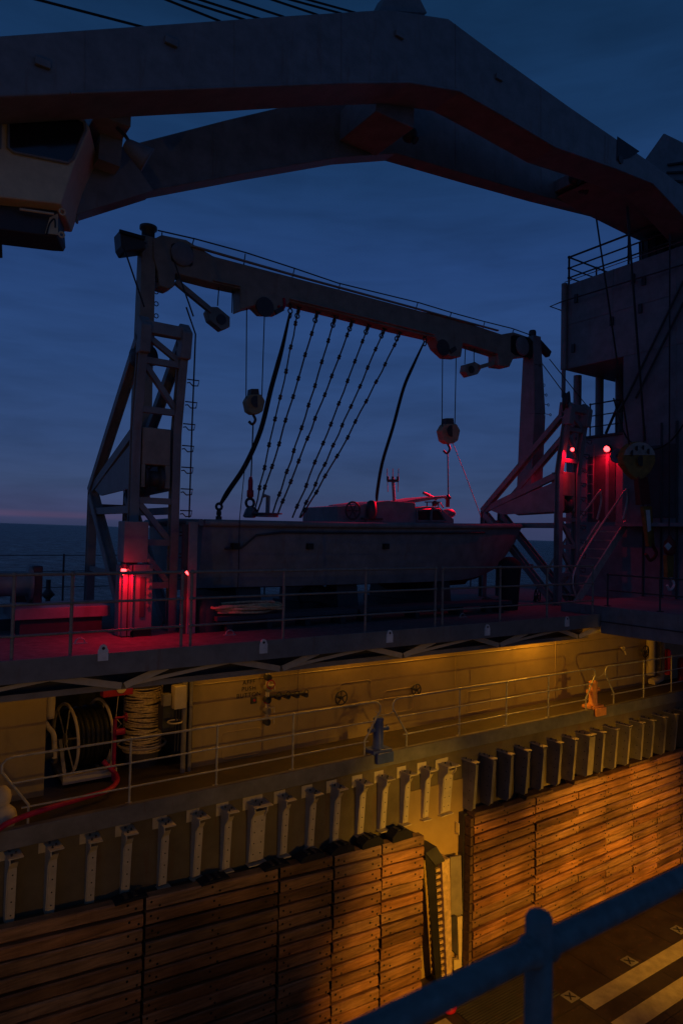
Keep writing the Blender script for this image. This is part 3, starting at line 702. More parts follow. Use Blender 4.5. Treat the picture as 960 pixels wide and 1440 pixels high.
for i, (px, py) in enumerate(((690, 1125), (760, 1108), (825, 1092), (900, 1066))):
    x = tx(px, py); c = V((x, YW + .1, zr(x))); mb = MB(); mb.prism([(x - .5, YW + .02, c.z), (x + .5, YW + .02, c.z), (x + .46, YW + .02, c.z + .06), (x - .45, YW + .02, c.z + .075)], (0, .26, 0), tint=(1, 1, 1))
    tag(mb.build('loose_plank', 'woodend', bevel=.01), 'rough plank lying on the right timber top, ' + ['nearest the gap', 'second from the gap', 'third from the gap', 'farthest from the gap'][i], 'plank', 'planks on the right timber top')

# steel column with rack in the gap
xa = P(604, 1200, Y=YL).x; xb = P(632, 1200, Y=YL).x; xc = P(648, 1210, Y=YL).x; zt2 = P(612, 1195, Y=YL - .25).z
t = thing('guide_column', 'rusty steel guide column with toothed rack between the two timber walls', 'column', ((xa + xc) / 2, YL, FZ))
def colp(pts, y, dy, m, nm, bev=.004): MB().prism([P(a_, b_, Y=y) for a_, b_ in pts], (0, dy, 0)).build(nm, m, t, bevel=bev)
colp(((597, 1197), (611, 1216), (624, 1420), (616, 1420)), YL - .28, .02, 'black', 'side_plate')
colp(((611, 1214), (621, 1211), (630, 1420), (620, 1420)), YL - .16, .04, 'black', 'channel')
colp(((621, 1211), (632, 1207), (637, 1420), (630, 1420)), YL - .30, .3, 'rustplate', 'front_plate')
colp(((633, 1206), (648, 1203), (650, 1286), (634, 1288)), YL - .12, .05, 'tan', 'cover_plate')
colp(((633, 1290), (642, 1288), (644, 1345), (634, 1335)), YL - .2, .12, 'dark', 'latch_housing')
colp(((643, 1290), (650, 1288), (652, 1420), (638, 1420), (638, 1350), (645, 1350)), YL - .08, .1, 'prime', 'lower_plate')
colp(((598, 1200), (613, 1190), (622, 1204), (626, 1211), (612, 1217)), YL - .31, .36, 'dark', 'cap')
mb = MB()
for k in range(22):
    f = k / 22; p = P(614 + 9 * f, 1222 + 9.2 * k, Y=YL - .2); mb.bb(p.x - .05, p.x + .07, YL - .23, YL - .165, p.z - .05, p.z + .015)
mb.build('rack_teeth', 'rustplate', t)
for z in (1165, 1248): 
    p = P(643, z, Y=YL); MB().tube([(p.x, YL + .08, p.z + .12), (p.x, YL - .04, p.z + .12), (p.x, YL - .04, p.z - .12), (p.x, YL + .08, p.z - .12)], .014, 6).build('rung', 'prime', t)
mb = MB()
for k in range(16):
    z = zr(XG1) - .02 - k * .205; mb.bb(XG1 - .085, XG1 - .004, YW + .02, YW + .2, z - .18, z)
tag(mb.build('end_blocks', ['woodend']), 'stack of square timber ends closing the right timber wall beside the gap', 'timber stack')
MB_ = MB().bb(XG1 - .1, XG1 + .0, YW + .215, YL + .08, FZ, zr(XG1) + .02).build('end_post', 'dark'); tag(MB_, 'dark steel post behind the timber ends at the gap', 'post')

# ================================================================== WELL FLOOR MARKINGS
mb = MB()
def stripe(p0, p1, x1, nm):
    a = P(*p0, Z=FZ); b = P(*p1, Z=FZ); y0, y1 = sorted((a.y, b.y))
    tag(MB().bb(min(a.x, b.x) + .0, x1, y0, y1, FZ + .001, FZ + .004).build('floor_stripe', 'cream'), nm, 'marking', 'painted stripes on the well floor')
stripe((816, 1405), (836, 1420), 27, 'upper pale painted stripe on the dark well floor')
stripe((858, 1438), (884, 1455), 27, 'lower pale painted stripe on the dark well floor')
tag(MB().bb(*sorted((P(600, 1437, Z=FZ).x, P(632, 1437, Z=FZ).x)), P(610, 1440, Z=FZ).y - .3, P(610, 1440, Z=FZ).y, FZ + .001, FZ + .004).build('floor_mark', 'cream'), 'short pale mark on the floor below the gap', 'marking')
# floor plate seams and grating
mb = MB()
for i in range(22): x = 5 + i * 1.2; mb.bb(x, x + .018, -1, YW - .4, FZ + .001, FZ + .003)
for j in range(9): y = .3 + j * 1.22; mb.bb(3, 28, y, y + .018, FZ + .0015, FZ + .0035)
tag(mb.build('floor_seams', 'black'), kind='structure')
td = None
for i, (px, py, wh) in enumerate(((884, 1352, 'middle, beside the upper stripe'), (953, 1308, 'at the right edge'), (801, 1402, 'at the start of the upper stripe'))):
    c = P(px, py, Z=FZ)
    if td is None:
        td = thing('tie_down', '', 'tie down', (c.x, c.y, FZ), 'tie down sockets in the well floor')
        MB().bb(c.x - .14, c.x + .14, c.y - .14, c.y + .14, FZ + .004, FZ + .012).build('plate', 'coam', td)
        mb = MB(); mb.beam((c.x - .08, c.y - .08, FZ + .016), (c.x + .08, c.y + .08, FZ + .016), .03, .006); mb.beam((c.x - .08, c.y + .08, FZ + .019), (c.x + .08, c.y - .08, FZ + .019), .03, .006); mb.build('cross', 'black', td); o = td
    else: o = dup(td, (c.x, c.y, FZ), '')
    o['label'] = 'square tie down socket with dark cross, ' + wh
MB_ = MB().bb(XG1, 27, YW - .12, YW - .02, FZ + .005, FZ + .2).build('foot_timber', 'woodend'); tag(MB_, 'low timber kerb at the foot of the right timber wall', 'kerb')
c = P(632, 1425, Z=FZ); mb = MB(); mb.ball(c + V((0, 0, .1)), .13, sq=(1.2, .9, .8)); tag(mb.build('rag_bundle', 'red'), 'small crimson bundle at the foot of the gap', 'bundle')
p0 = P(690, 1410, Z=FZ)
mb = MB()
for k in range(24):
    mb.bb(p0.x - .8, p0.x + 1.4, p0.y - .6 + k * .06, p0.y - .57 + k * .06, FZ + .004, FZ + .02)
tag(mb.build('floor_grating', 'dark'), 'ribbed metal grating in the floor behind the blue rail', 'grating')

# ================================================================== NEAR BLUE RAIL
zrail = -.78; ya = P(775, 1325, Z=zrail).y
t = thing('blue_handrail', 'thick blue pipe handrail close to the camera, out of focus', 'railing', (1, ya, -1.7))
MB().tube([(-3, ya, zrail), (9, ya, zrail)], .0235, 20).build('rail', 'blue', t)
xp = P(757, 1335, Y=ya).x; zp = P(757, 1282, Y=ya).z
for xx in (xp, xp - 1.6, xp + 1.7, xp + 3.4): MB().lathe([(.026, -1.69 - zp), (.026, -.012), (.02, -.003), (.004, 0)], (xx, ya, zp), seg=24).build('post', 'blue', t)
for xx in (xp, xp - 1.6, xp + 1.7, xp + 3.4):
    for s_ in (-1, 1): MB().lathe([(.0235, -.012), (.031, 0), (.0238, .014)], (xx + s_ * .024, ya, zrail), (s_, 0, 0), 20).build('weld_collar', 'blue', t)
MB().tube([(-3, ya, zrail - .42), (9, ya, zrail - .42)], .019, 14).build('rail', 'blue', t)

exec_later = []
# ================================================================== DAVITS
YA = 10.9
XA = P(188, 700, Y=YA).x; XB = P(245, 700, Y=YA).x
topA = P(200, 465, X=XA); topB = P(263, 465, X=XB)
YT = (topA.y + topB.y) / 2; ZT = (topA.z + topB.z) / 2
far = P(130, 690, X=XA); YF, ZF = far.y, far.z
print('DAVIT', XA, XB, YT, ZT, YF, ZF)
def tower(label):
    t = thing('davit_tower', label, 'boat davit', (XA, YA, DZ), 'lattice towers of the boat davit')
    w_ = .135
    zk = P(245, 610, Y=YA).z
    for X in (XA, XB):
        mb = MB(); mb.ibeam((X, YA, DZ), (X, YA, zk), w_, .16, (0, 1, 0)); mb.ibeam((X, YA, zk), (X, YT, ZT), w_, .16, (0, 1, 0)); mb.build('column', 'grey', t)
        MB().ibeam((X, YF, DZ), (X, YF - .05, ZF), .15, .17, (0, 1, 0)).build('far_leg', 'grey', t)
        MB().ibeam((X, YT + .1, ZT - .12), (X, YF, ZF), .13, .17, (1, 0, 0), ).build('back_strut', 'grey', t)
        MB().beam((X, YA + .1, zk - .05), (X, YF, ZF), .1, .16, (0, 1, 0)).build('strut', 'grey', t)
        MB().ibeam((X, YF - .1, ZF - .1), (X, YA + .15, DZ + .1), .14, .18, (1, 0, 0)).build('diagonal', 'grey', t)
        MB().beam((X, YF - .1, ZF - .4), (X, YA + .1, ZF - .4), .1, .12).build('tie', 'grey', t)
        MB().beam((X, YF, DZ + .9), (X, YA + 1.35, DZ + .9), .07, .09).build('tie', 'grey', t)
        MB().prism([V((X - .03, YA + .1, zk - .2)), V((X - .03, YF - .25, ZF + .02)), V((X - .03, YF - .7, ZF - .12)), V((X - .03, YA + .1, ZF - .06))], (.04, 0, 0)).build('gusset', 'grey', t)
        # capped head
        mb = MB(); mb.prism([V((X - .085, YT - .16, ZT + .0)), V((X - .085, YT - .1, ZT - .42)), V((X - .085, YT + .12, ZT - .42)), V((X - .085, YT + .2, ZT + .1)), V((X - .085, YT + .02, ZT + .18))], (.17, 0, 0)); mb.build('head', 'grey', t, bevel=.02)
    dX = XB - XA
    MB().beam((XA, YT, ZT), (XB, YT, ZT), .17, .19).build('head_beam', 'grey', t, bevel=.01)
    ys = lambda z: YA + (YT - YA) * max(0, (z - zk)) / (ZT - zk)
    zs = [ZT - .75, ZT - 1.52, 1.05 - .35, DZ + 1.25, DZ + .12]
    lv = [P(240, q, X=XB).z for q in (523, 585, 706, 763, 822)]
    for i, z in enumerate(lv): MB().beam((XA, ys(z), z), (XB, ys(z), z), .1, .1).build('rung', 'grey', t)
    for z0, z1 in ((ZT - .12, lv[0] + .05), (lv[0] - .05, lv[1] + .05), (lv[2], lv[3]), (lv[3], lv[4])):
        MB().beam((XA + .05, ys(z0), z0), (XB - .04, ys(z1), z1), .07, .09).build('diagonal', 'grey', t)
    for X in (XA, XB): pass
    MB().beam((XA, YF, ZF - .3), (XB, YF, ZF - .3), .08, .1).build('rung', 'grey', t); MB().beam((XA, YF, DZ + .8), (XB, YF, DZ + .8), .08, .1).build('rung', 'grey', t)
    # winch box
    z0 = P(215, 690, Y=YA).z; z1 = P(215, 602, Y=YA).z
    MB().bb(XA + .1, XB - .1, YA - .05, YA + .3, z0 + .42, z1).build('winch_cover', 'tan', t, bevel=.015)
    MB().bb(XA + .1, XA + .16, YA - .05, YA + .3, z0 + .05, z0 + .42).build('winch_cheek', 'tan', t); MB().bb(XB - .18, XB - .1, YA - .05, YA + .3, z0 + .05, z0 + .42).build('winch_cheek', 'tan', t)
    MB().lathe([(.2, XA + .17), (.2, XA + .22), (.13, XA + .22), (.13, XB - .25), (.2, XB - .25), (.2, XB - .19)], (0, YA + .1, z0 + .2), (1, 0, 0), 20).build('winch_drum', 'dark', t)
    # step brackets on the outer column
    for i in range(12):
        z = DZ + .9 + i * .36
        if z > ZT - .5: break
        y_ = ys(z); MB().tube([(XB + .08, y_ - .08, z), (XB + .28, y_ - .1, z), (XB + .26, y_ - .1, z - .09), (XB + .17, y_ - .1, z - .1), (XB + .12, y_ - .09, z - .05), (XB + .08, y_ - .08, z - .06)], .011, 5).build('step', 'dark', t)
    return t
t1 = tower('near lattice davit tower at the stern of the boat, glowing red at its foot')
XC = P(779, 800, Y=YA + .1).x
t2 = dup(t1, (XC, YA, DZ), 'far lattice davit tower at the bow of the boat, beside the superstructure')
# sheave discs on top of the towers
for X, lb in ((XC, 'round sheave on the head of the far davit tower'),):
    c = V((X + .05, YT + .1, ZT + .15)); t = thing('head_sheave', lb, 'sheave', c)
    MB().lathe([(.05, -.09), (.27, -.07), (.27, -.05), (.23, -.01), (.23, .01), (.27, .05), (.27, .07), (.05, .09)], c, (.5, -.86, 0), 24).build('wheel', 'dark', t)
    MB().beam(c, c + V((0, .05, -.35)), .12, .3).build('bracket', 'grey', t)
c = V((XB - .55, YT + .3, ZT - .4)); t = thing('head_motor', 'dark round motor hung under the head of the near davit tower', 'motor', c)
MB().lathe([(.05, -.22), (.15, -.2), (.16, .15), (.08, .2)], c, (1, .2, .3), 16).build('motor_body', 'dark', t); MB().beam(c, (c.x, YT, ZT - .05), .1, .1).build('bracket', 'grey', t)

# swing arms and span beam over the boat
YS = 12.45
bp = [(216, 336), (228, 330), (262, 337), (300, 360), (345, 372), (420, 392), (500, 413), (590, 437), (640, 448), (705, 470), (722, 467), (746, 475), (748, 500), (722, 503), (716, 516), (700, 514), (700, 498), (651, 482), (648, 502), (632, 501), (618, 488), (612, 475), (560, 463), (480, 442), (408, 424), (394, 440), (372, 439), (362, 429), (349, 432), (338, 436), (338, 406), (300, 398), (262, 388), (247, 384), (246, 402), (238, 406), (225, 402), (222, 380), (216, 362)]
X0 = P(228, 360, Y=YS).x
t = thing('boat_gantry', 'long grey span beam on two arms bridging the boat from stern to bow', 'boat davit', (X0, YS, DZ))
MB().prism([P(a, b, Y=YS - .16) for a, b in bp], (0, .36, 0)).build('span_beam', 'tan', t, bevel=.018)
mb = MB()
for a, b in (((270, 346), (420, 389)), ((420, 389), (700, 465)), ((300, 394), (338, 402)), ((408, 420), (610, 470))):
    mb.beam(P(*a, Y=YS - .19), P(*b, Y=YS - .19), .06, .03, (0, 0, 1))
mb.build('flange', 'tan', t)
for px, py, rr in ((256, 358, .26), (733, 487, .3)):
    c = P(px, py, Y=YS - .17)
    MB().prism([P(px + a_, py + b_, Y=YS - .165) for a_, b_ in ((-15, -14), (-12, -16), (10, -12), (15, -7), (15, 15), (12, 17), (-10, 12), (-15, 8))], (0, -.008, 0)).build('opening', 'black', t)
    MB().lathe([(rr * .25, -.05), (rr * .8, -.045), (rr * .86, -.03), (rr * .86, -.015)], c, (0, 1, 0), 24).build('sheave', 'grey', t)
for px, py in ((372, 432), (622, 489)):
    c = P(px, py, Y=YS - .17); MB().lathe([(.2, -.03), (.2, .0)], c, (0, 1, 0), 20).build('sheave', 'dark', t)
    MB().beam(c + V((.25, 0, -.06)), c + V((.42, 0, .06)), .06, .1).build('hook_arm', 'dark', t)
c = P(393, 428, Y=YS - .17); MB().tube(smooth([c + V((.1, 0, .15)), c + V((.12, 0, 0)), c + V((.05, 0, -.09)), c + V((-.03, 0, -.03))]), .03, 8).build('hook', 'red', t)
# arms
a0 = P(207, 335, Y=YS); a1 = P(210, 620, Y=YS)
mb = MB(); q0 = V((a0.x, YS, a0.z)); q1 = V((a0.x + .02, YS + .1, ZF - .2)); mb.beam(q0, q1, .26, .26, (0, 1, 0), w2=.3, h2=.42); mb.build('arm', 'tan', t, bevel=.012)
a0r = P(748, 474, Y=YS); mb = MB(); q0r = V((a0r.x, YS, a0r.z)); zmid = P(757, 585, Y=YS).z
mb.beam(q0r, (a0r.x + .05, YS, zmid), .3, .34, (0, 1, 0), w2=.46, h2=.5); mb.beam((a0r.x + .05, YS, zmid), (a0r.x + .05, YS + .1, ZF + .05), .46, .5, (0, 1, 0)); mb.build('arm', 'grey', t, bevel=.012)
print('ARM', a0.x, a0r.x, XC)
MB().lathe([(.12, 0), (.12, .34), (.16, .36), (.16, .42), (.1, .44)], P(208, 350, Y=YS), seg=16).build('arm_cap', 'dark', t)
MB().lathe([(.1, 0), (.1, .3), (.08, .34)], P(748, 482, Y=YS), seg=16).build('arm_cap', 'dark', t)
MB().beam(P(752, 478, Y=YS), P(771, 499, Y=YS), .16, .2).build('end_fitting', 'dark', t, bevel=.03)
for i in range(6):
    p = P(751 + i * 3.0, 512 + i * 14, Y=YS - .2); MB().ring(p + V((.22, 0, 0)), (0, 1, 0), .035, .009, 10, 5).build('step', 'dark', t); MB().tube([p, p + V((.19, 0, 0))], .009, 5).build('step', 'dark', t)
for i in range(5):
    p = P(214, 375 + i * 17, Y=YS - .1); MB().ring(p + V((.08, 0, 0)), (0, 1, 0), .04, .01, 10, 5).build('step', 'dark', t)
# grab line on top of the beam
rl = [(222, 324), (275, 336), (345, 355), (413, 377), (475, 398), (590, 426), (636, 440), (680, 452), (720, 462), (748, 472)]
MB().tube([P(a, b, Y=YS) for a, b in rl], .014, 6).build('grab_rail', 'dark', t)
for a, b, c_, d in ((228, 327, 228, 334), (273, 336, 270, 346), (345, 357, 343, 372), (414, 378, 411, 390), (478, 399, 476, 408), (587, 426, 584, 436), (634, 440, 632, 447), (681, 453, 678, 463), (722, 463, 720, 468)):
    MB().tube([P(a, b, Y=YS), P(c_, d, Y=YS)], .012, 5).build('grab_post', 'dark', t)
# swinging pendant hooks
def pendant(a, b, w_, label, wires):
    A, B = P(*a, Y=YS), P(*b, Y=YS); t = thing('pendant_arm', label, 'hook', A)
    d = (B - A); MB().beam(A, A + d * .7, .1, .1, (0, 1, 0)).build('arm', 'tan', t)
    n = d.normalized(); s = V((0, 1, 0)).cross(n)
    MB().prism([A + d * .64 + s * .06, A + d * .64 - s * .06, A + d * .75 - s * w_, B - s * w_, B + n * .1, B + s * w_, A + d * .75 + s * w_], (0, .2, 0)).build('shackle_box', 'tan', t, bevel=.012)
    MB().lathe([(w_ * .6, -.02), (w_ * .6, .0)], B - d * .1 + V((0, -.0, 0)), (0, 1, 0), 16).build('pin', 'dark', t)
    for a1, b1 in wires: MB().tube([P(*a1, Y=YS), P(*b1, Y=YS)], .012, 6).build('wire', 'black', t)
pendant((247, 396), (318, 455), .17, 'pale arm with a boxed end hanging below the left head of the span beam', [((308, 403), (306, 430)), ((327, 405), (326, 440))])
pendant((706, 507), (657, 521), .16, 'short arm with a boxed end hanging at the right end of the span beam', [((654, 487), (653, 512)), ((666, 490), (666, 510))])

# falls with hook blocks
def falls(label, tops, bc, hook_end, m='block'):
    c = P(*bc, Y=YS); t = thing('hook_block', label, 'pulley block', c)
    s = c.length / 960
    for (a, b) in tops: MB().tube([P(*a, Y=YS), P(*b, Y=YS)], .012, 6).build('fall_wire', 'black', t)
    pr = [(-13, -3), (-8, -12), (8, -12), (13, -3), (10, 11), (4, 15), (-4, 15), (-10, 11)]
    q = lambda l, y: [c + V((0, y, 0)) + (rt * a - up * b) * s for a, b in l]
    k = V((0, .2, 0))
    MB().prism(q(pr, -.12), k).build('cheek', m, t, bevel=.02)
    MB().prism(q([(-6, -11.5), (-5, -20), (5, -20), (6, -11.5)], -.08), (0, .16, 0)).build('yoke', 'dark', t)
    MB().lathe([(8 * s, -.01), (8 * s, .0)], c + V((0, -.13, 0)) - up * (-2 * s), (0, 1, 0), 16).build('sheave_pin', 'dark', t)
    hk = [c - up * 15 * s, c - up * 22 * s + rt * 3 * s, c - up * 28 * s - rt * 1 * s, c - up * 24 * s - rt * 6 * s]
    MB().tube(smooth(hk), .028, 8).build('hook', 'dark', t)
    MB().tube([c - up * 26 * s, P(*hook_end, Y=YS)], .016, 6).build('pendant', 'dark', t)
    return t
falls('yellow stained hook block hanging over the stern of the boat', [((347, 430), (346, 560)), ((372, 440), (368, 562))], (356, 568), (352, 700))
falls('yellow stained hook block hanging over the bow of the boat', [((622, 490), (621, 600)), ((641, 500), (639, 602))], (629, 609), (630, 703))
def link(label, px, py, sc, m):
    c = P(px, py, Y=YS); t = thing('lifting_link', label, 'shackle', c)
    MB().lathe([(.03, .28), (.05, .2), (.05, .02), (.07, 0), (.07, -.12), (.04, -.15)], c, seg=12).build('swivel', m, t)
    MB().ring(c - V((0, 0, .25)), (0, 1, 0), .09, .03, 16, 8).build('ring', 'dark', t)
    MB().lathe([(.1, -.55), (.14, -.52), (.09, -.38), (.04, -.32)], c, seg=12).build('foot', 'grey', t)
    MB().ring(c - V((-.08, 0, .42)), (0, 1, 0), .07, .025, 14, 8).build('ring', 'dark', t)
link('swivel and shackle above the stern deck, red lamp light put into its colour', 352, 690, 1, 'red')  # red colour stands in for lamp light falling on the swivel
for i, (a, b) in enumerate((((635, 620), (676, 727)),)):
    tag(MB().tube([P(*a, Y=YS), P(654, 668, Y=YS), P(*b, Y=YS)], .009, 5).build('tag_line', 'rope'), 'thin line slanting from the forward hook block to the bow', 'rope')
for lb, pts, r_ in (('thin wire running down the right side of the near davit tower', [(262, 432), (275, 470), (270, 600), (266, 728)], .014), ('thin wire from the floodlight down to the near davit tower', [(175, 350), (203, 432)], .014), ('thin wire from the left beam head down to the near tower', [(246, 370), (272, 445)], .014), ('thin cord hanging over the stern side of the boat', [(345, 650), (337, 730), (336, 790), (334, 840)], .008), ('thin mast stay wire from the span end to the far tower', [(757, 505), (800, 563)], .013), ('thin upper stay wire from the span end to the superstructure side', [(772, 505), (828, 575)], .013)):
    Yw = YT if 'davit tower' in lb or 'near tower' in lb else YS - .1
    if 'stern side' in lb: Yw = 10.86
    tag(MB().tube([P(a, b, Y=Yw) for a, b in pts], r_, 5).build('wire', 'black'), lb, 'wire')

# knotted man ropes
kr = [((421, 430), (355, 727)), ((447, 437), (358, 727)), ((472, 444), (377, 727)), ((496, 450), (387, 727)), ((519, 455), (410, 727)), ((541, 461), (421, 727)), ((563, 466), (423, 728))]
kr = [((421, 430), (357, 722)), ((447, 437), (360, 726)), ((472, 444), (382, 727)), ((496, 450), (389, 727)), ((519, 455), (411, 728)), ((541, 461), (421, 728)), ((563, 466), (423, 728))]
ll = ['leftmost knotted rope, beside the aft sling', 'second knotted rope from the left under the span beam', 'third knotted rope from the left under the span beam', 'middle one of the seven knotted ropes under the span beam', 'third knotted rope from the right under the span beam', 'second knotted rope from the right under the span beam', 'rightmost and most slanted knotted rope over the boat']
for i, ((a, b), (c_, d)) in enumerate(kr):
    A = P(a, b, Y=YS); B = P(c_, d, Y=YS - .25); t = thing('knotted_rope', ll[i], 'rope', A, 'knotted ropes hanging from the span beam')
    kr_ = random.Random(i + 40); pts = sag(A, B, kr_.uniform(.03, .16), 14); pts = [p + V((kr_.uniform(-.012, .012), kr_.uniform(-.012, .012), 0)) * (0 < j_ < 14) for j_, p in enumerate(pts)]; MB().tube(pts, .017, 6).build('rope', 'rope', t)
    L = (B - A).length; n = int(L / .52); mb = MB()
    for k in range(1, n + 1):
        f = (k * .52 - .1 + (i % 3) * .07 + kr_.uniform(-.05, .05)) / L
        if f < .97:
            s_ = f * 14; j = min(int(s_), 13); p = pts[j].lerp(pts[j + 1], s_ - j); dd = (pts[j + 1] - pts[j]).normalized()
            mb.lathe([(.018, -.06), (.042, -.035), (.03, 0), (.045, .03), (.018, .06)], p, dd, 8)
    mb.build('knots', 'rope', t)
    mb = MB(); mb.ring(A + V((0, 0, -.0)), (0, 1, 0), .055, .016, 12, 6); mb.ring(A + (B - A).normalized() * .13, (1, 0, 0), .055, .016, 12, 6); mb.ring(A + (B - A).normalized() * .24, (0, 1, 0), .05, .016, 12, 6); mb.build('chain_link', 'dark', t)
def sling(label, pts, w_):
    q = smooth([P(a, b, Y=YS - .1) for a, b in pts]); t = thing('boat_sling', label, 'sling', q[0], 'slings hanging from the span beam')
    n = len(q); mb = MB()
    vs = []; fs = []
    for i, p in enumerate(q):
        d = (q[min(i + 1, n - 1)] - q[max(i - 1, 0)]).normalized(); s = V((0, 1, 0)).cross(d).normalized(); ww = w_ * min(1, .35 + 3 * i / n, .5 + 4 * (n - 1 - i) / n) / 2
        vs += [p + s * ww, p + s * ww + V((0, .03, 0)), p - s * ww + V((0, .03, 0)), p - s * ww]
    for i in range(n - 1):
        for k in range(4): fs.append((i * 4 + k, i * 4 + (k + 1) % 4, i * 4 + 4 + (k + 1) % 4, i * 4 + 4 + k))
    mb.add(vs, fs); mb.build('strap', 'canvas', t)
    mb = MB(); 
    for k in range(3): mb.ring(q[0] + V((0, 0, .14 - .1 * k)), ((1, 0, 0), (0, 1, 0))[k % 2], .05, .016, 12, 6)
    mb.build('chain_link', 'dark', t)
    return q
sling('heavy black sling sagging from the beam down to the stern deck', [(408, 440), (397, 490), (382, 545), (367, 605), (345, 655), (322, 690), (310, 710)], .095)
sling('long dark sling hanging from the beam to the engine cover of the boat', [(597, 480), (583, 510), (568, 545), (553, 600), (538, 650), (531, 690), (530, 705)], .07)
c = P(308, 716, Y=YS - .1); mb = MB(); mb.ring(c + V((0, 0, .05)), (0, 1, 0), .06, .028, 12, 6); mb.ring(c - V((0, 0, .08)), (1, 0, 0), .06, .028, 12, 6); mb.cyl(c - V((0, 0, .14)), c - V((0, 0, .3)), .06)
tag(mb.build('deck_shackle', 'dark'), 'dark shackle at the foot of the black sling on the stern', 'shackle')

# floodlight on the left arm
c = P(190, 338, Y=YS - .1); t = thing('floodlight', 'dark unlit floodlight on the top left of the davit arm', 'lamp', c)
mb = MB(); mb.prism([P(169, 322, Y=YS - .3), P(203, 332, Y=YS - .3), P(206, 350, Y=YS - .3), P(176, 354, Y=YS - .3), P(171, 345, Y=YS - .3)], (0, .4, 0)); mb.build('housing', 'dark', t, bevel=.025)
mb = MB(); mb.beam(P(168, 325, Y=YS - .32), P(204, 335, Y=YS - .32), .04, .06); mb.build('visor', 'black', t)
MB().cyl(P(200, 342, Y=YS - .1), P(212, 345, Y=YS - .05), .05).build('pivot', 'dark', t)

# ================================================================== BOAT
ZG0 = P(300, 731, Y=10.95).z; bow = P(735, 737, Y=YS); ZG1 = bow.z; XS0 = P(289, 760, Y=10.95).x; XBW = bow.x
print('BOAT', XS0, XBW, ZG0, ZG1)
t = thing('patrol_boat', 'grey hulled crew boat with low cabin stowed under the davit beam', 'boat', ((XS0 + XBW) / 2, YS, DZ))
ns = 20; prof = []
for i in range(ns + 1):
    u = i / ns; X = XS0 + (XBW - XS0) * u
    zg = ZG0 + (ZG1 - ZG0) * u ** 1.5
    bw = 1.5 * (min(1, .93 + u * .4)) * (1 - max(0, (u - .45) / .55) ** 3.0)
    ch = bw * (.86 - .35 * max(0, u - .5)) ; zc = -1.0 + .9 * max(0, (u - .6) / .4) ** 2.2; zk = -1.13
    rake = max(0, (u - .72) / .28)
    # the stem leans: lower points lie further aft
    def pt(b, z, s): 
        xx = X - (zg - z) * .62 * rake ** 1.5
        return (xx, YS + s * b, z)
    row = []
    zk2 = zk + 1.0 * max(0, (u - .8) / .2) ** 2
    half = [(bw, zg), (bw * .985, zg - .25), (bw * .95, (zg + zc) / 2), (ch, zc), (ch * .55, zc - (zc - zk2) * .5), (0, min(zk2, zc))]
    row = [pt(b, z, -1) for b, z in half] + [pt(b, z, 1) for b, z in reversed(half[:-1])]
    prof.append(row)
mb = MB(); vs = [p for r_ in prof for p in r_]; n = len(prof[0]); fs = []; fb = []
for i in range(ns):
    for k in range(n - 1):
        f = (i * n + k, i * n + k + 1, (i + 1) * n + k + 1, (i + 1) * n + k)
        (fb if k in (3, 4, 5, 6) else fs).append(f)
mb.add(vs, fs, 0, smooth=True); mb.add(vs, fb, 1, smooth=True)
mb.add(prof[0], [tuple(range(n))], 0)
mb.add([q for r_ in prof for q in (r_[0], r_[-1])], [(2 * i, 2 * i + 1, 2 * i + 3, 2 * i + 2) for i in range(ns)], 2)
mb.build('hull', ['grey', 'antifoul', 'grey'], t)
for s in (0, -1):
    pts = [V(r_[s]) + V((0, (-.03 if s == 0 else .03), -.05)) for r_ in prof]; pts[-1] = V(prof[-1][0]) + V((.02, 0, -.05))
    mb = MB(); mb.tube(pts, .062, 10); mb.build('rub_rail', 'grey', t)
    pts2 = [V(r_[s]) + V((.03, (-.025 if s == 0 else .025) - 0, -.2)) for r_ in prof[1:15]]
    MB().tube([V(prof[1][s]) + V((-.1, -.02, -.5)), V(prof[1][s]) + V((.22, -.025, -.48)), V(prof[2][s]) + V((.0, -.025, -.26))] + pts2[2:], .02, 8).build('side_strake', 'dark', t)
pts = [V(p) for p in prof[0]]; MB().tube([V((XS0 - .05, YS - 1.43, ZG0 - .05)), V((XS0 - .1, YS, ZG0 - .03)), V((XS0 - .05, YS + 1.43, ZG0 - .05))], .062, 10).build('stern_rail', 'grey', t)
for px in (334, 438, 545): p = P(px, 768, Y=10.9); MB().bb(p.x - .06, p.x + .06, YS - 1.53, YS - 1.40, p.z - .06, p.z + .05).build('scupper', 'black', t)
MB().prism([(XS0 + 4.6, YS - .03, -1.0), (XS0 + 8.0, YS - .03, -.9), (XS0 + 7.6, YS - .03, -1.2), (XS0 + 5.2, YS - .03, -1.28)], (0, .06, 0)).build('keel', 'antifoul', t)
# cabin
def cb(pts, y0, dy, m, nm, par=t, bev=.02): return MB().prism([P(a, b, Y=y0) for a, b in pts], (0, dy, 0)).build(nm, m, par, bevel=bev)
yc = YS - .75
cb([(474, 740), (475, 712), (520, 709), (520, 740)], yc, 1.4, 'grey', 'engine_cover')
cb([(515, 740), (516, 708), (545, 704), (584, 707), (586, 740)], yc - .05, 1.5, 'grey', 'cabin')
wh = cb([(584, 740), (585, 714), (600, 712), (618, 713), (626, 720), (638, 730), (638, 740)], yc - .05, 1.5, 'grey', 'wheelhouse')
cb([(588, 731), (588, 719), (604, 718), (604, 731)], yc - .06, .03, 'black', 'window', wh, .002)
cb([(608, 731), (608, 718), (616, 718), (624, 731)], yc - .06, .03, 'black', 'window', wh, .002)
for q in ([(586, 733), (586, 717), (605, 716), (605, 733)], [(606, 733), (607, 716), (617, 716), (627, 733)]):
    pts = [P(a, b, Y=yc - .07) for a, b in q]; MB().tube(pts, .018, 6, closed=True).build('window_frame', 'grey', wh)
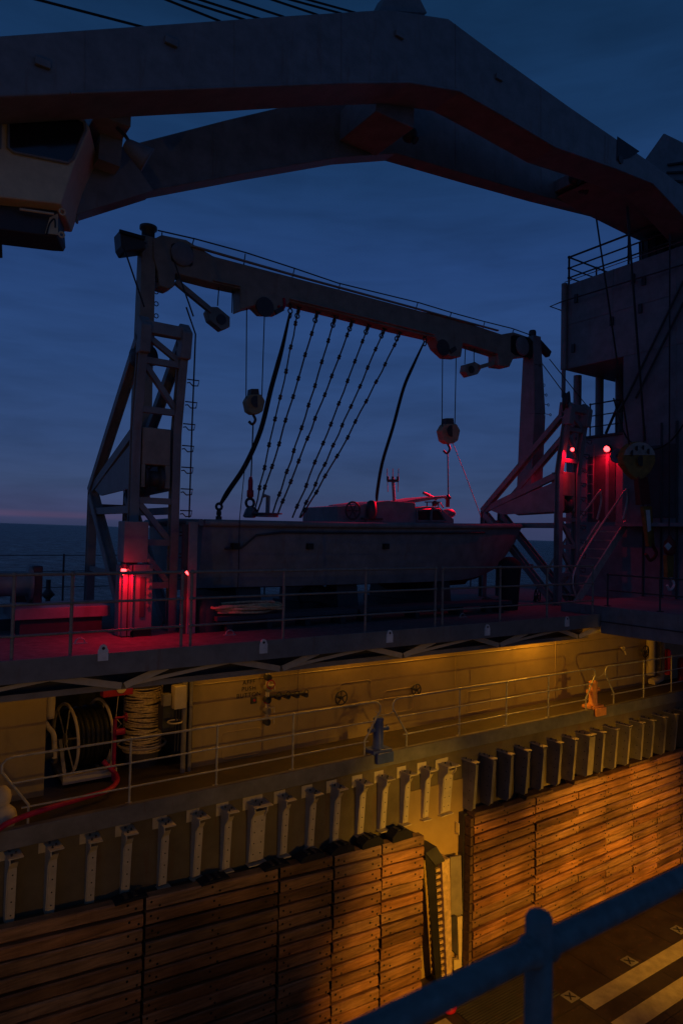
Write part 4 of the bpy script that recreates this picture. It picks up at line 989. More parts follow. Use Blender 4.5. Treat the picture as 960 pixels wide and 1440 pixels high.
cb([(566, 705), (600, 699), (628, 697), (628, 700), (600, 704), (570, 709)], yc + .2, .8, 'grey', 'roof_awning')
MB().tube([P(595, 693, Y=YS - .4), P(613, 702, Y=YS - .4)], .035, 8).build('searchlight_arm', 'grey', t)
mb = MB()
for a, b in ((600, 713), (608, 713), (616, 713)): mb.tube([P(a, b, Y=YS - .5), P(a, b - 7, Y=YS - .5)], .015, 6)
mb.tube([P(597, 706, Y=YS - .5), P(618, 706, Y=YS - .5), P(623, 714, Y=YS - .5)], .015, 6); mb.ball(P(611, 708, Y=YS - .5), .07); mb.build('roof_fittings', 'dark', t)
MB().ball(P(630, 722, Y=YS - .5), .16, sq=(1.2, 1, .7)).build('deck_light', 'grey', t)
MB().lathe([(.05, 0), (.05, .18), (.1, .22), (.02, .3)], P(629, 713, Y=YS - .2), seg=12).build('lifting_eye', 'dark', t)
# mast
b0 = P(554, 706, Y=YS); tp = P(552, 672, Y=YS); mast = MB().cyl(b0, tp, .035, 10).build('mast', 'grey', t)
mb = MB(); s = b0.length / 960
cr = P(552, 676, Y=YS); mb.beam(cr - rt * 8 * s, cr + rt * 8 * s, .08, .06)
for dx_ in (-7, 0, 7):
    mb.tube([cr + rt * dx_ * s - up * (16 if dx_ else 0) * s, cr + rt * (dx_ + (-1 if dx_ < 0 else 1 if dx_ > 0 else 0)) * s + up * 17 * s], .009, 5); mb.cyl(cr + rt * dx_ * s, cr + rt * dx_ * s + up * 6 * s, .028)
mb.build('whip_antenna', 'dark', mast)
# wheel and coil on engine cover
c = P(496, 718, Y=yc - .1); mb = MB(); mb.ring(c, (0, 1, 0), .18, .02, 20, 6); 
for k in range(3): a = R(60 * k); mb.tube([c - V((math.cos(a), 0, math.sin(a))) * .18, c + V((math.cos(a), 0, math.sin(a))) * .18], .012, 5)
mb.build('hose_wheel', 'dark', t)
c = P(522, 713, Y=yc - .1); mb = MB(); mb.lathe([(.09, -.25), (.12, -.1), (.1, .1), (.04, .14)], c, seg=12); mb.beam(c + V((-.25, 0, -.25)), c + V((.3, 0, -.25)), .05, .04); mb.build('winch', 'dark', t)
c = P(376, 727, Y=YS - .3); mb = MB(); mb.lathe([(.22, 0), (.22, .05), (.3, .06), (.3, .08)], c, seg=18); mb.tube([c, P(377, 698, Y=YS - .3), P(370, 697, Y=YS - .3)], .045, 8); mb.build('vent_pipe', 'grey', t)
c = P(306, 722, Y=YS - .2)
# cradle under the boat
for i, (px, lb) in enumerate(((335, 'dark boat cradle under the stern'), (470, 'dark boat cradle under the middle of the hull'), (600, 'dark boat cradle under the forward hull'))):
    x = P(px, 820, Y=YS - .6).x; t3 = thing('boat_cradle', lb, 'cradle', (x, YS, DZ), 'cradles under the boat')
    MB().prism([(x - .3, YS - 1.2, DZ + .16), (x - .3, YS + 1.2, DZ + .16), (x - .3, YS + 1.1, -.86), (x - .3, YS + .7, -1.1), (x - .3, YS, -1.16), (x - .3, YS - .7, -1.1), (x - .3, YS - 1.1, -.86)], (.5, 0, 0)).build('saddle', 'dark', t3)
    MB().bb(x - .4, x + .3, YS - 1.35, YS + 1.3, DZ + .003, DZ + .158).build('base', 'dgrey', t3)
for i, (a, b, lb) in enumerate(((300, 500, 'long low grey bench rail beside the boat keel on the left'), (500, 715, 'long low grey bench rail beside the boat keel on the right'))):
    x0, x1 = P(a, 860, Y=10.45).x, P(b, 850, Y=10.45).x; t3 = thing('keel_track', lb, 'track', (x0, 10.45, DZ))
    MB().bb(x0, x1 - .06, 10.3, 10.75, DZ + .18, DZ + .26).build('top_plate', 'dgrey', t3, bevel=.01)
    for k in range(4): xx = x0 + .2 + (x1 - x0 - .6) * k / 3; MB().bb(xx, xx + .1, 10.35, 10.7, DZ, DZ + .178).build('leg', 'dark', t3)
# rope heap
mb = MB(); c = P(345, 858, Y=10.5); rr = random.Random(9); pts = []
for k in range(90):
    a = k * .7; rd = .28 + .22 * rr.random(); pts.append((c.x + math.cos(a) * rd * 1.5, c.y + math.sin(a) * rd * .6, DZ + .29 + .0012 * k + rr.random() * .05))
mb.tube(smooth(pts, 3), .022, 6); tag(mb.build('rope_heap', 'manila'), 'untidy heap of pale rope lying beside the keel under the boat', 'rope')
# small deck gear under the boat
for i, (px, py, s_, lb) in enumerate(((288, 868, .3, 'rounded dark drum near the foot of the near davit tower'), (452, 845, .0, ''), (685, 858, .16, 'small dark stand left of the covered winch'))):
    if not s_: continue
    c = P(px, py, Y=10.7); mb = MB(); mb.lathe([(s_, DZ), (s_, DZ + s_ * 1.2), (s_ * .8, DZ + s_ * 1.7), (s_ * .3, DZ + s_ * 1.9)], (c.x, c.y, 0), seg=18); tag(mb.build('deck_drum', 'dark'), lb, 'drum')
c = P(444, 838, Y=12.0); t3 = thing('keel_clamp', 'dark curved clamp seen against the sea under the hull', 'clamp', c)
for s_ in (-1, 1): MB().ring(c + V((s_ * .25, 0, 0)), (0, 1, 0), .15, .04, 12, 6, a0=0 if s_ < 0 else 60, a1=240 if s_ < 0 else 300).build('jaw', 'dark', t3)
MB().bb(c.x - .35, c.x + .35, c.y - .1, c.y + .1, DZ, c.z - .12).build('stand', 'dark', t3)
# covered winch (dark rounded bulk behind the rail)
c = P(715, 850, Y=10.75); c.z = DZ; tag(MB().lathe([(.2, 0), (.22, .3), (.25, .75), (.27, .95), (.24, 1.08), (.13, 1.17), (.08, 1.2)], c, seg=20).build('covered_winch', 'canvas'), 'tall deck winch under a black canvas cover behind the rail', 'winch')
c = P(755, 838, Y=11.8); c = V((c.x, c.y, c.z)); mb = MB(); mb.ring(c, (.3, -.9, 0), .2, .02, 20, 6)
for k in range(3):
    d_, s_, t_ = frame((.3, -.9, 0)); a = R(60 * k); mb.tube([c - (s_ * math.cos(a) + t_ * math.sin(a)) * .2, c + (s_ * math.cos(a) + t_ * math.sin(a)) * .2], .013, 5)
mb.cyl(c, (c.x, c.y + .1, DZ), .04); tag(mb.build('deck_handwheel', 'dark'), 'spoked handwheel on a stem against the sea right of the covered winch', 'handwheel')

# ================================================================== DECK GEAR AT THE LEFT
x0 = P(20, 870, Y=11.2).x; x1 = P(155, 868, Y=11.2).x
t3 = thing('deck_hatch', 'low flat hatch box glowing red left of the davit base', 'hatch', (x0, 11.4, DZ))
MB().bb(x0, x1, 11.2, 12.2, DZ + .25, DZ + .42).build('lid', 'grey', t3, bevel=.01); MB().bb(x0 + .1, x1 - .1, 11.3, 12.1, DZ, DZ + .25).build('coaming', 'dark', t3)
c = P(10, 830, Y=12.2); t3 = thing('anchor_windlass', 'bulky winch with drum at the left edge of the deck', 'winch', (c.x, 12.2, DZ))
MB().lathe([(.3, -.5), (.3, -.45), (.2, -.44), (.2, .3), (.3, .31), (.3, .36)], (c.x, 12.2, c.z + .1), (1, 0, 0), 20).build('drum', 'grey', t3)
MB().bb(c.x - .5, c.x - .3, 12.0, 12.5, DZ, c.z + .35).build('side_frame', 'dark', t3, bevel=.02); MB().bb(c.x + .35, c.x + .5, 12.0, 12.5, DZ, c.z + .4).build('side_frame', 'dark', t3, bevel=.02)
MB().bb(c.x - .5, c.x + .5, 12.0, 12.5, DZ + .0, DZ + .18).build('bed', 'dark', t3)
c = P(36, 835, Y=13.5); MB_ = MB(); MB_.bb(c.x - .22, c.x + .22, 13.4, 13.7, c.z - .25, c.z + .28); MB_.bb(c.x - .15, c.x - .1, 13.45, 13.5, DZ, c.z - .25); MB_.bb(c.x + .1, c.x + .15, 13.45, 13.5, DZ, c.z - .25); tag(MB_.build('deck_locker', 'dark', bevel=.01), 'small dark locker on legs beside the left edge winch', 'locker')
c = P(68, 835, Y=15.4); mb = MB(); mb.tube([(c.x, 15.4, DZ), (c.x, 15.4, c.z + .3)], .05); mb.lathe([(.06, .0), (.14, .08), (.05, .2)], (c.x, 15.4, c.z - .1), seg=12); tag(mb.build('signal_post', 'dark'), 'thin post with a swelling at the sea edge left of the tower', 'post')
# cabinets of the near tower foot
cz = P(190, 733, Y=10.5).z; cy = 10.5
xA0, xA1 = P(175, 760, Y=cy).x, P(209, 760, Y=cy).x; zc1 = P(190, 793, Y=cy).z
t3 = thing('davit_cabinet', 'tall davit control cabinet, upper box above a red lit lower box', 'cabinet', (xA0, cy, DZ))
MB().bb(xA0, xA1, cy, cy + .34, zc1 + .02, cz).build('upper_box', 'grey', t3, bevel=.012)
xm = P(186, 840, Y=cy).x; xe = P(213, 840, Y=cy).x
MB().bb(xm, xe, cy - .05, cy + .3, DZ + .12, zc1 - .01).build('lower_box', 'grey', t3, bevel=.012)
MB().bb(xm + .1, xe - .12, cy - .062, cy - .048, DZ + .3, zc1 - .2).build('door', 'dgrey', t3, bevel=.004)
mb = MB()
for k in range(8): mb.bb(xm + .2, xm + .24, cy - .072, cy - .06, DZ + .45 + k * .1, DZ + .5 + k * .1)
mb.build('louvre', 'tan', t3)
MB().bb(xm + .02, xe, cy - .03, cy + .28, DZ + .0, DZ + .118).build('plinth', 'black', t3)
for k, (px, w_) in enumerate(((170, .05), (176, .07), (183, .04))):
    p = P(px, 840, Y=cy - .02 + .1 * (k == 0)); MB().bb(p.x - w_ / 2, p.x + w_ / 2, p.y, p.y + .2 + .1 * (k == 1), DZ + .02, zc1 - .02).build('channel_strip', 'grey', t3)
MB().tube([(xm - .03, cy - .08, DZ + .1), (xm - .03, cy - .08, zc1 - .12), (xm - .12, cy - .02, zc1 - .05)], .02, 8).build('conduit', 'grey', t3)
p = P(237, 800, Y=10.4)
x_ = P(259, 800, Y=10.45).x; t3 = thing('wire_guide_post', 'narrow upright post with small red fitting at the stern of the boat', 'post', (x_, 10.45, DZ))
MB().bb(x_ + .05, x_ + .2, 10.4, 10.55, DZ, P(262, 733, Y=10.45).z).build('post', 'grey', t3, bevel=.01); MB().bb(x_ - .02, x_ + .05, 10.43, 10.53, DZ, P(262, 733, Y=10.45).z - .05).build('guide', 'dark', t3)

# ================================================================== SUPERSTRUCTURE
XS = 16.5
cor = P(793, 402, X=XS); YO = cor.y; ZR = cor.z; yi = P(876, 500, X=XS).y; zu = P(793.5, 520, X=XS).z
t = thing('superstructure', 'large dark grey ship superstructure block filling the right edge', 'superstructure', (XS, 8, DZ))
MB().bb(XS, 24, -2, YO, zu, ZR).build('upper_block', 'grey', t, bevel=.02)
MB().bb(XS + .004, 24, -2, yi, DZ, zu).build('lower_block', 'grey', t)
MB().tube([(XS - .06, YO - .05, zu), (XS - .06, YO - .05, ZR + .03)], .09, 10).build('corner_pipe', 'grey', t)
MB().tube([(XS - .06, YO - .05, zu + .0), (XS - .06, YO - .05, zu - .8), (XS - .0, YO - .35, zu - 1.2), (XS - .0, YO - .35, zu - 2.3)], .06, 8).build('down_pipe', 'grey', t)
for px, py in ((811, 580), (842, 575), (870, 575)):
    p = P(px, py, X=XS + .9 + (px - 811) * .02); MB().cyl((p.x, p.y, 2.6), (p.x, p.y, zu), .12, 12).build('pillar', 'grey', t)
a = P(773, 431, X=XS - .25); MB().tube([P(790, 437, X=XS - .02), a, P(790, 424, X=XS - .25), P(960, 372, X=XS - .12)], .02, 6).build('hand_rod', 'dark', t)
mb = MB()
for (a, b), (c_, d) in (((960, 395), (880, 560)), ((960, 425), (893, 560)), ((880, 560), (868, 580))): mb.tube([P(a, b, X=XS - .06), P(c_, d, X=XS - .06)], .03, 6)
mb.build('slanting_pipe', 'dark', t)
for px, py in ((806, 490), (900, 434), (860, 452), (810, 420), (905, 395), (890, 392)): p = P(px, py, X=XS); MB().bb(XS - .05, XS, p.y - .05, p.y + .05, p.z - .12, p.z + .12).build('lug', 'dark', t)
zpl = P(882, 736, X=XS).z
MB().bb(XS - .55, XS, -2, P(884, 740, X=XS).y, zpl - .09, zpl).build('platform', 'grey', t)
mb = MB()
for px in (905, 930, 952): p = P(px, 700, X=XS); mb.cyl((XS - .04, p.y, DZ), (XS - .04, p.y, 3), .025, 8)
mb.build('conduit', 'dark', t)
mb = MB()
for z in (zu + 1.3, zu + 2.6): mb.tube([(XS, -1.5, z), (XS, YO, z)], .012, 4)
for y in (YO - 1.6, YO - 3.4, YO - 5.2): mb.tube([(XS, y, zu - 4 if y < yi else zu), (XS, y, ZR)], .012, 4)
mb.build('seam_weld', 'grey', t)
p = P(930, 700, X=XS); MB().bb(XS - .03, XS - .001, p.y - .4, p.y + .4, zpl + .15, zpl + 2.0).build('door', 'dgrey', t, bevel=.02)
# roof rail
r0p = P(789, 403, X=XS + .1)
a = V((XS + .1, YO - .08, ZR)); b = V((XS + .1, 4.5, ZR)); hR = P(789, 366, X=XS + .1).z - ZR
rail_run('dark three bar railing along the superstructure roof', (a, b), hR, (hR, hR * .62, hR * .28), [0, .235, .44, .72], None, r=.03, m='dark')
a2 = V((XS + 3.0, YO - .08, ZR)); rail_run('side railing of the superstructure roof seen from its end', (a, a2), hR, (hR, hR * .62, hR * .28), [.45, 1.0], None, r=.025, m='dark')
c = P(924, 350, X=XS + .8); tt = thing('roof_ventilator', 'dark round ribbed canister on the superstructure roof', 'ventilator', (c.x, c.y, ZR))
MB().lathe([(.38, 0), (.42, .2), (.45, .7), (.43, .78), (.2, .82)], (c.x, c.y, ZR), seg=20).build('drum', 'dark', tt)
mb = MB()
for k in range(14): a = 2 * math.pi * k / 14; mb.cyl((c.x + .44 * math.cos(a), c.y + .44 * math.sin(a), ZR + .05), (c.x + .46 * math.cos(a), c.y + .46 * math.sin(a), ZR + .7), .02, 6)
mb.build('rib', 'black', tt)
# red lit deckhouse under the overhang
XD = 17.2; yd0 = P(795, 700, X=XD).y; zd = P(850, 614, X=XD).z
t = thing('deckhouse', 'small deckhouse wall washed in red lamp light below the overhang', 'deckhouse', (XD, yd0, DZ))
MB().bb(XD, 22, yi - .5, yd0, DZ, zd).build('wall', 'grey', t, bevel=.01)
MB().bb(XD - .05, 22, yi + .0, yd0 + .05, zd + .003, zd + .07).build('roof', 'dgrey', t)
for px in (824, 833): pass
l0, l1 = P(824, 640, X=XD - .1), P(834, 640, X=XD - .1)
mb = MB(); mb.tube([(XD - .1, l0.y, .6), (XD - .1, l0.y, zd - .25)], .018, 6); mb.tube([(XD - .1, l1.y, .6), (XD - .1, l1.y, zd - .25)], .018, 6)
for k in range(8): z = .75 + k * .28; mb.tube([(XD - .1, l0.y, z), (XD - .1, l1.y, z)], .014, 6)
mb.build('ladder', 'grey', t)
p = P(853, 660, X=XD - .03); MB().bb(XD - .03, XD, p.y - .05, p.y + .05, .6, p.z + .5).build('conduit', 'grey', t)
p = P(845, 700, X=XD); MB().bb(XD - .02, XD, p.y - .45, p.y + .45, .5, 2.4).build('door', 'dgrey', t, bevel=.01)
# rail on deckhouse roof
ra = V((XD + .1, P(829, 610, X=XD + .1).y, zd + .07)); rb_ = V((XD + .1, yi + .02, zd + .07))
rail_run('small dark railing on the deckhouse roof below the overhang', (ra, rb_), .95, (.95, .6, .28), (0, .55, 1), None, r=.022, m='dark')
tag(MB().tube([P(873, 560, X=XD + .15), P(851, 610, X=XD + .15)], .04, 6).build('slanting_stay', 'dark'), 'slanting stay rod across the deckhouse roof railing', 'rod')
# round fan / speaker
c = P(868, 641, X=XS - .15); tt = thing('round_speaker', 'round grey horn loudspeaker beside the red lamp', 'loudspeaker', c)
MB().lathe([(.06, .18), (.1, .1), (.19, 0), (.2, -.015), (.17, -.005), (.07, .06)], c, (1, .2, 0), 20).build('horn', 'grey', tt); MB().ball(c + V((-.01, 0, 0)), .05).build('centre', 'dark', tt); MB().cyl(c + V((.1, 0, 0)), c + V((.16, -.2, 0)), .03).build('bracket', 'dark', tt)
# sign
c = P(937, 650, X=XS - .01); tt = thing('warning_sign', 'small white sign with a red bar on the superstructure wall', 'sign', c)
MB().bb(XS - .02, XS, c.y - .22, c.y + .22, c.z - .09, c.z + .09).build('panel', 'white', tt)
MB().bb(XS - .024, XS - .0205, c.y - .19, c.y + .19, c.z - .04, c.z + .04).build('bar', 'red', tt); MB().bb(XS - .027, XS - .0245, c.y - .03, c.y + .03, c.z - .07, c.z + .07).build('bar', 'white', tt)
# stairs
sx0, sx1 = 14.3, XS - .05; yn = P(817, 868, X=sx0).y; 
sb = P(820, 865, X=sx0); s_top = P(880, 737, X=sx1)
ya_, yb_ = s_top.y, s_top.y + .78
t = thing('inclined_ladder', 'steep grey ship stairway leading up to the superstructure platform', 'stairs', (sx0, ya_, DZ))
for y_ in (ya_, yb_):
    MB().beam((sx0, y_, DZ), (sx1, y_, zpl), .04, .2, (0, 0, 1)).build('stringer', 'alu', t)
    MB().tube(smooth([(sx0 + .1, y_, DZ + .15), (sx0 + .05, y_, DZ + .95), (sx1 - .2, y_, zpl + .75), (sx1 + .0, y_, zpl + .8), (sx1 + .02, y_, zpl + .55), (sx1 - .15, y_, zpl + .1)]), .027, 8).build('handrail', 'alu', t)
for k in range(1, 9):
    f = k / 9; p = V((sx0, 0, DZ)).lerp(V((sx1, 0, zpl)), f); MB().bb(p.x - .1, p.x + .12, ya_ + .022, yb_ - .022, p.z - .015, p.z + .015).build('tread', 'alu', t)
print('STAIR', ya_, yb_, zpl)
# extra large vent behind crane tip
c0 = P(935, 190, X=19); t = thing('louvred_housing', 'dark louvred exhaust housing behind the tip of the crane', 'housing', c0)
pp = [P(905, 225, X=19), P(932, 187, X=19), P(1010, 225, X=19), P(1010, 380, X=19), P(925, 330, X=19)]
MB().prism(pp, (1.2, 0, 0)).build('box', 'grey', t, bevel=.03)
mb = MB()
for k in range(7): mb.beam(P(938 - k * 1, 232 + k * 11, X=18.95), P(985, 205 + k * 16 + 20, X=18.95), .08, .05)
mb.build('louvre', 'black', t)

# ================================================================== CRANE
t = thing('crane_boom', 'huge twin arm grey crane boom with a raised knee crossing the top of the view', 'crane', (1, 10, 5))
n_top = [(-90, 60), (0, 50), (200, 36), (400, 22), (545, 13), (630, 26), (700, 78), (800, 150), (905, 222), (960, 262), (1040, 322)]
n_bot = [(1040, 400), (960, 305), (917, 259), (865, 238), (780, 208), (700, 160), (645, 129), (575, 117), (480, 118), (300, 125), (100, 132), (-90, 140)]
YN = 9.0
MB().prism([P(a, b, Y=YN) for a, b in n_top + n_bot], (0, .72, 0)).build('near_arm', 'grey', t, bevel=.02)
f_top = [(90, 226), (200, 199), (320, 168), (440, 140), (560, 128), (610, 154), (700, 190), (800, 233), (850, 262), (905, 290), (960, 300)]
f_bot = [(960, 322), (905, 314), (842, 297), (760, 276), (660, 247), (556, 216), (480, 221), (350, 243), (215, 268), (90, 292)]
YF2 = 10.9
MB().prism([P(a, b, Y=YF2) for a, b in f_top + f_bot], (0, .36, 0)).build('far_arm', 'grey', t, bevel=.02)
def cross(px, py, dz0, dz1, w_, nm):
    a = P(px, py, Y=YN + .722); b = V((a.x, YF2 - .002, a.z)); MB().bb(a.x - w_ / 2, a.x + w_ / 2, YN + .722, YF2 - .002, a.z + dz0, a.z + dz1).build(nm, 'grey', t, bevel=.015)
cross(556, 150, -.25, .35, .9, 'knee_cross_beam'); cross(160, 160, -.1, .3, .5, 'foot_cross_beam'); cross(850, 255, .12, .4, .7, 'tip_cross_beam')
# tip gusset plates
MB().prism([P(838, 250, Y=YN + .73), P(960, 300, Y=YN + .73), P(1040, 360, Y=YN + .73), P(945, 312, Y=YN + .73), P(865, 268, Y=YN + .73)], (0, YF2 - YN - .74, 0)).build('tip_box', 'grey', t)
for pl_, yy, dz_ in ((n_bot[1:-1], YN, .0), (f_bot[1:-1], YF2, .0)):
    MB().tube([P(a, b - 1, Y=yy) for a, b in pl_], .02, 6).build('edge_weld', 'grey', t)
for px, p0_, p1_ in ((120, 44, 128), (330, 29, 122), (480, 18, 115), (640, 34, 124), (760, 124, 192), (850, 190, 232)):
    MB().tube([P(px, p0_, Y=YN - .001), P(px, p1_, Y=YN - .001)], .01, 5).build('seam_weld', 'grey', t)
for px, p0_, p1_ in ((300, 176, 250), (470, 136, 219), (640, 168, 238), (760, 220, 273)):
    MB().tube([P(px, p0_, Y=YF2 - .001), P(px, p1_, Y=YF2 - .001)], .01, 5).build('seam_weld', 'grey', t)
MB().tube([P(a, b + 3, Y=YN + .2) for a, b in n_bot[1:-1]], .025, 6).build('hydraulic_pipe', 'dark', t)
MB().tube([P(a, b + 3, Y=YN + .29) for a, b in n_bot[1:-1]], .018, 6).build('hydraulic_pipe', 'dark', t)
for px, py in ((60, 90), (240, 60), (560, 50), (700, 110)):
    p = P(px, py, Y=YN); MB().bb(p.x - .09, p.x + .09, YN - .05, YN - .001, p.z - .05, p.z + .05).build('lug', 'grey', t, bevel=.008)
# vertical foot post and gusset
a = P(158, 152, Y=10.3); b = P(150, 235, Y=10.3)
MB().beam(a, b, .32, .3).build('foot_post', 'grey', t)
MB().prism([P(178, 210, Y=10.5), P(216, 268, Y=10.5), P(100, 304, Y=10.5), P(130, 232, Y=10.5)], (0, .38, 0)).build('foot_gusset', 'grey', t, bevel=.01)
# sheave slot on near arm
MB().prism([P(867, 192, Y=YN - .003), P(898, 213, Y=YN - .003), P(885, 222, Y=YN - .003), P(866, 226, Y=YN - .003)], (0, -.01, 0)).build('slot', 'black', t)
MB().lathe([(.09, 0), (.09, -.03)], P(871, 225, Y=YN - .001), (0, 1, 0), 14).build('pin', 'dark', t)
mb = MB(); 
for px, py in ((576, 190), (808, 250), (818, 262)): mb.ball(P(px, py, Y=10.3), .16); mb.cyl(P(px, py, Y=10.3), P(px + 8, py + 8, Y=10.2), .08)
mb.build('sheave_cluster', 'dark', t)
pm = [(533, 14), (540, 0), (545, -10), (586, -10), (600, 18)]
MB().prism([P(a, b, Y=YN + .3) for a, b in pm], (0, .3, 0)).build('mast_lug', 'grey', t)
for i, ((a, b), (c_, d)) in enumerate((((55, -1), (205, 37)), ((225, -5), (310, 28)), ((245, -5), (345, 26)), ((270, -5), (367, 25)), ((315, -5), (400, 22)), ((372, -5), (447, 19)), ((395, -5), (480, 17)), ((420, -5), (500, 16)))):
    MB().tube([P(2 * a - c_ , 2 * b - d, Y=YN + .4), P(c_, d + 2, Y=YN + .4)], .018, 5).build('luffing_wire', 'black', t)
MB().tube([P(700, 180, Y=10.3), P(795, 233, Y=10.3)], .02, 5).build('luffing_wire', 'black', t)
# boom floodlight
c = P(190, 212, Y=9.6); tt = thing('boom_floodlight', 'small conical floodlight hanging under the crane boom', 'lamp', c)
MB().lathe([(.05, -.16), (.09, -.12), (.17, .16), (.18, .2), (.16, .19)], c, (.9, -.1, -.45), 18).build('shade', 'grey', tt); MB().tube([c, P(176, 190, Y=9.7), P(165, 180, Y=9.8)], .025).build('bracket', 'dark', tt)
# operator cab
t = thing('crane_cab', 'crane operator cab with slanted windscreen hanging at the upper left', 'crane cab', P(20, 300, Y=10))
YC = 9.75; ext = V((.34, .85, 0))
body = MB().prism([P(a, b, Y=YC) for a, b in ((-80, 146), (112, 156), (127, 180), (104, 232), (86, 287), (-80, 268))], ext).build('body', 'prime', t, bevel=.02)
fr = [P(a, b, Y=YC - .02) for a, b in ((12, 158), (108, 165), (119, 172), (120, 184), (103, 223), (96, 229), (20, 214), (12, 208))]
MB().prism([p + V((0, -.0, 0)) for p in fr], (0, .012, 0)).build('windscreen', 'glass', body)
MB().tube([p + V((0, -.004, 0)) for p in fr], .022, 6, closed=True).build('window_frame', 'grey', body)
MB().prism([P(a, b, Y=YC) for a, b in ((-80, 150), (3, 156), (2, 210), (-80, 200))], (0, -.02, 0)).build('side_panel', 'grey', body)
MB().prism([P(a, b, Y=YC + .22) for a, b in ((-80, 268), (80, 286), (83, 326), (80, 332), (64, 331), (-80, 312))], ext * .6).build('floor_box', 'dark', t, bevel=.015)
MB().prism([P(a, b, Y=YC + .2) for a, b in ((70, 306), (82, 300), (82, 330), (64, 328))], (0, .014, 0)).build('step_plate', 'prime', t)
MB().tube([P(28, 294, Y=YC + .12), P(76, 301, Y=YC + .12)], .018).build('hand_rod', 'prime', t)
MB().ring(P(88, 298, Y=YC + .1), (0, 1, 0), .04, .014, 12, 5).build('ring', 'prime', t); MB().ring(P(87, 330, Y=YC + .15), (0, 1, 0), .035, .014, 12, 5).build('ring', 'prime', t)
MB().tube(smooth([P(66, 330, Y=YC + .15), P(70, 315, Y=YC + .15), P(77, 308, Y=YC + .15), P(78, 320, Y=YC + .15)]), .012, 5).build('cable', 'black', t)
MB().tube([P(102, 200, Y=YC + .3) + ext * .6, P(100, 290, Y=YC + .3) + ext * .6], .02).build('door_edge', 'grey', t)
mb = MB(); c = P(135, 222, Y=10.8); mb.ball(c, .13); mb.cyl(P(133, 200, Y=10.6), P(140, 175, Y=10.6), .08); mb.cyl(P(143, 160, Y=10.6), P(146, 235, Y=10.6), .06); mb.build('hinge_fitting', 'dark', t)
tag(MB().tube([P(0, 330, Y=11), P(1, 362, Y=11)], .03, 6).build('cab_rod', 'dark'), 'short dark rod with hook under the cab at the left edge', 'rod')

# crane hooks with wires in front of the superstructure
YH = 9.7
c = P(898, 648, Y=YH); s = c.length / 960; t = thing('crane_hook_block', 'big round yellow and white hook block hanging from the crane', 'hook block', c)
MB().tube([P(881, 290, Y=YH), P(906, 620, Y=YH)], .028, 6).build('hoist_wire', 'black', t); MB().tube([P(838, 308, Y=YH), P(884, 625, Y=YH)], .022, 6).build('hoist_wire', 'black', t)
ax = V((-.35, -.94, 0)); d_, s1, t1 = frame(ax)
def ps(l, off): return [c + ax.normalized() * off + s1 * (-a * s) + t1 * (-b * s) for a, b in l]
MB().prism([c + ax.normalized() * .0 + (rt * a - up * b) * s for a, b in [(21 * math.cos(R(k)), -4 - 21 * math.sin(R(k))) for k in range(0, 181, 20)] + [(-20, 4), (-12, 16), (-3, 24), (6, 23), (15, 14), (21, 2)]], (0, .16, 0)).build('cheek', 'ochre', t, bevel=.02)
MB().prism([c + (rt * a - up * b) * s + V((0, -.02, 0)) for a, b in [(20 * math.cos(R(k)), -4 - 20 * math.sin(R(k))) for k in range(10, 171, 16)]], (0, .018, 0)).build('pale_cap', 'prime2', t)
for dx_, dy_, rr_ in ((-10, 10, 3.6), (-4, 16, 3.2), (4, 17, 3.0), (11, 12, 3.6)): MB().lathe([(rr_ * s, 0), (rr_ * s, .012)], c + (rt * dx_ + up * dy_) * s + V((0, -.035, 0)), (0, 1, 0), 12).build('hole', 'dark', t)
MB().lathe([(7 * s, 0), (6 * s, .03)], c - up * 0 * s + V((0, -.05, 0)), (0, 1, 0), 14).build('pin', 'dark', t)
MB().prism([P(a, b, Y=YH) for a, b in ((897, 670), (910, 670), (915, 708), (900, 710))], (0, .14, 0)).build('swivel_body', 'antifoul', t, bevel=.015)
MB().prism([P(a, b, Y=YH - .02) for a, b in ((904, 712), (916, 712), (920, 768), (912, 769))], (0, .1, 0)).build('shank', 'ochre', t, bevel=.01)
MB().prism([P(a, b, Y=YH - .04) for a, b in ((908, 717), (913, 717), (915, 746), (911, 748))], (0, .018, 0)).build('white_strip', 'white', t)
MB().tube(smooth([P(915, 765, Y=YH), P(922, 778, Y=YH), P(914, 788, Y=YH), P(907, 779, Y=YH)]), .04, 8).build('hook', 'antifoul', t)
c = P(941, 770, Y=9.2); t = thing('whip_hook', 'small red and yellow whip hook hanging right of the big hook block', 'hook block', c)
MB().tube([P(941, 330, Y=9.2), P(940, 752, Y=9.2)], .018, 6).build('hoist_wire', 'black', t)
MB().lathe([(.03, .3), (.06, .22), (.13, .14), (.15, 0), (.12, -.14), (.05, -.2)], c, seg=16).build('ball_weight', 'antifoul', t)
MB().prism([P(a, b, Y=9.2 - .16) for a, b in ((934, 768), (939, 763), (944, 768), (939, 774))], (0, .02, 0)).build('diamond_mark', 'white', t)
MB().prism([P(a, b, Y=9.2 - .03) for a, b in ((937, 781), (947, 781), (946, 812), (938, 812))], (0, .1, 0)).build('shank', 'ochre', t)
MB().tube(smooth([P(942, 812, Y=9.2), P(947, 822, Y=9.2), P(941, 830, Y=9.2), P(937, 823, Y=9.2)]), .03, 8).build('hook', 'white', t)
tag(MB().tube(smooth([P(862, 560, X=XS - .3), P(880, 615, X=XS - .4), P(912, 632, X=XS - .4), P(940, 622, X=XS - .4), P(965, 590, X=XS - .4)]), .02, 6).build('slack_cable', 'black'), 'slack black cable looping in front of the superstructure', 'cable')

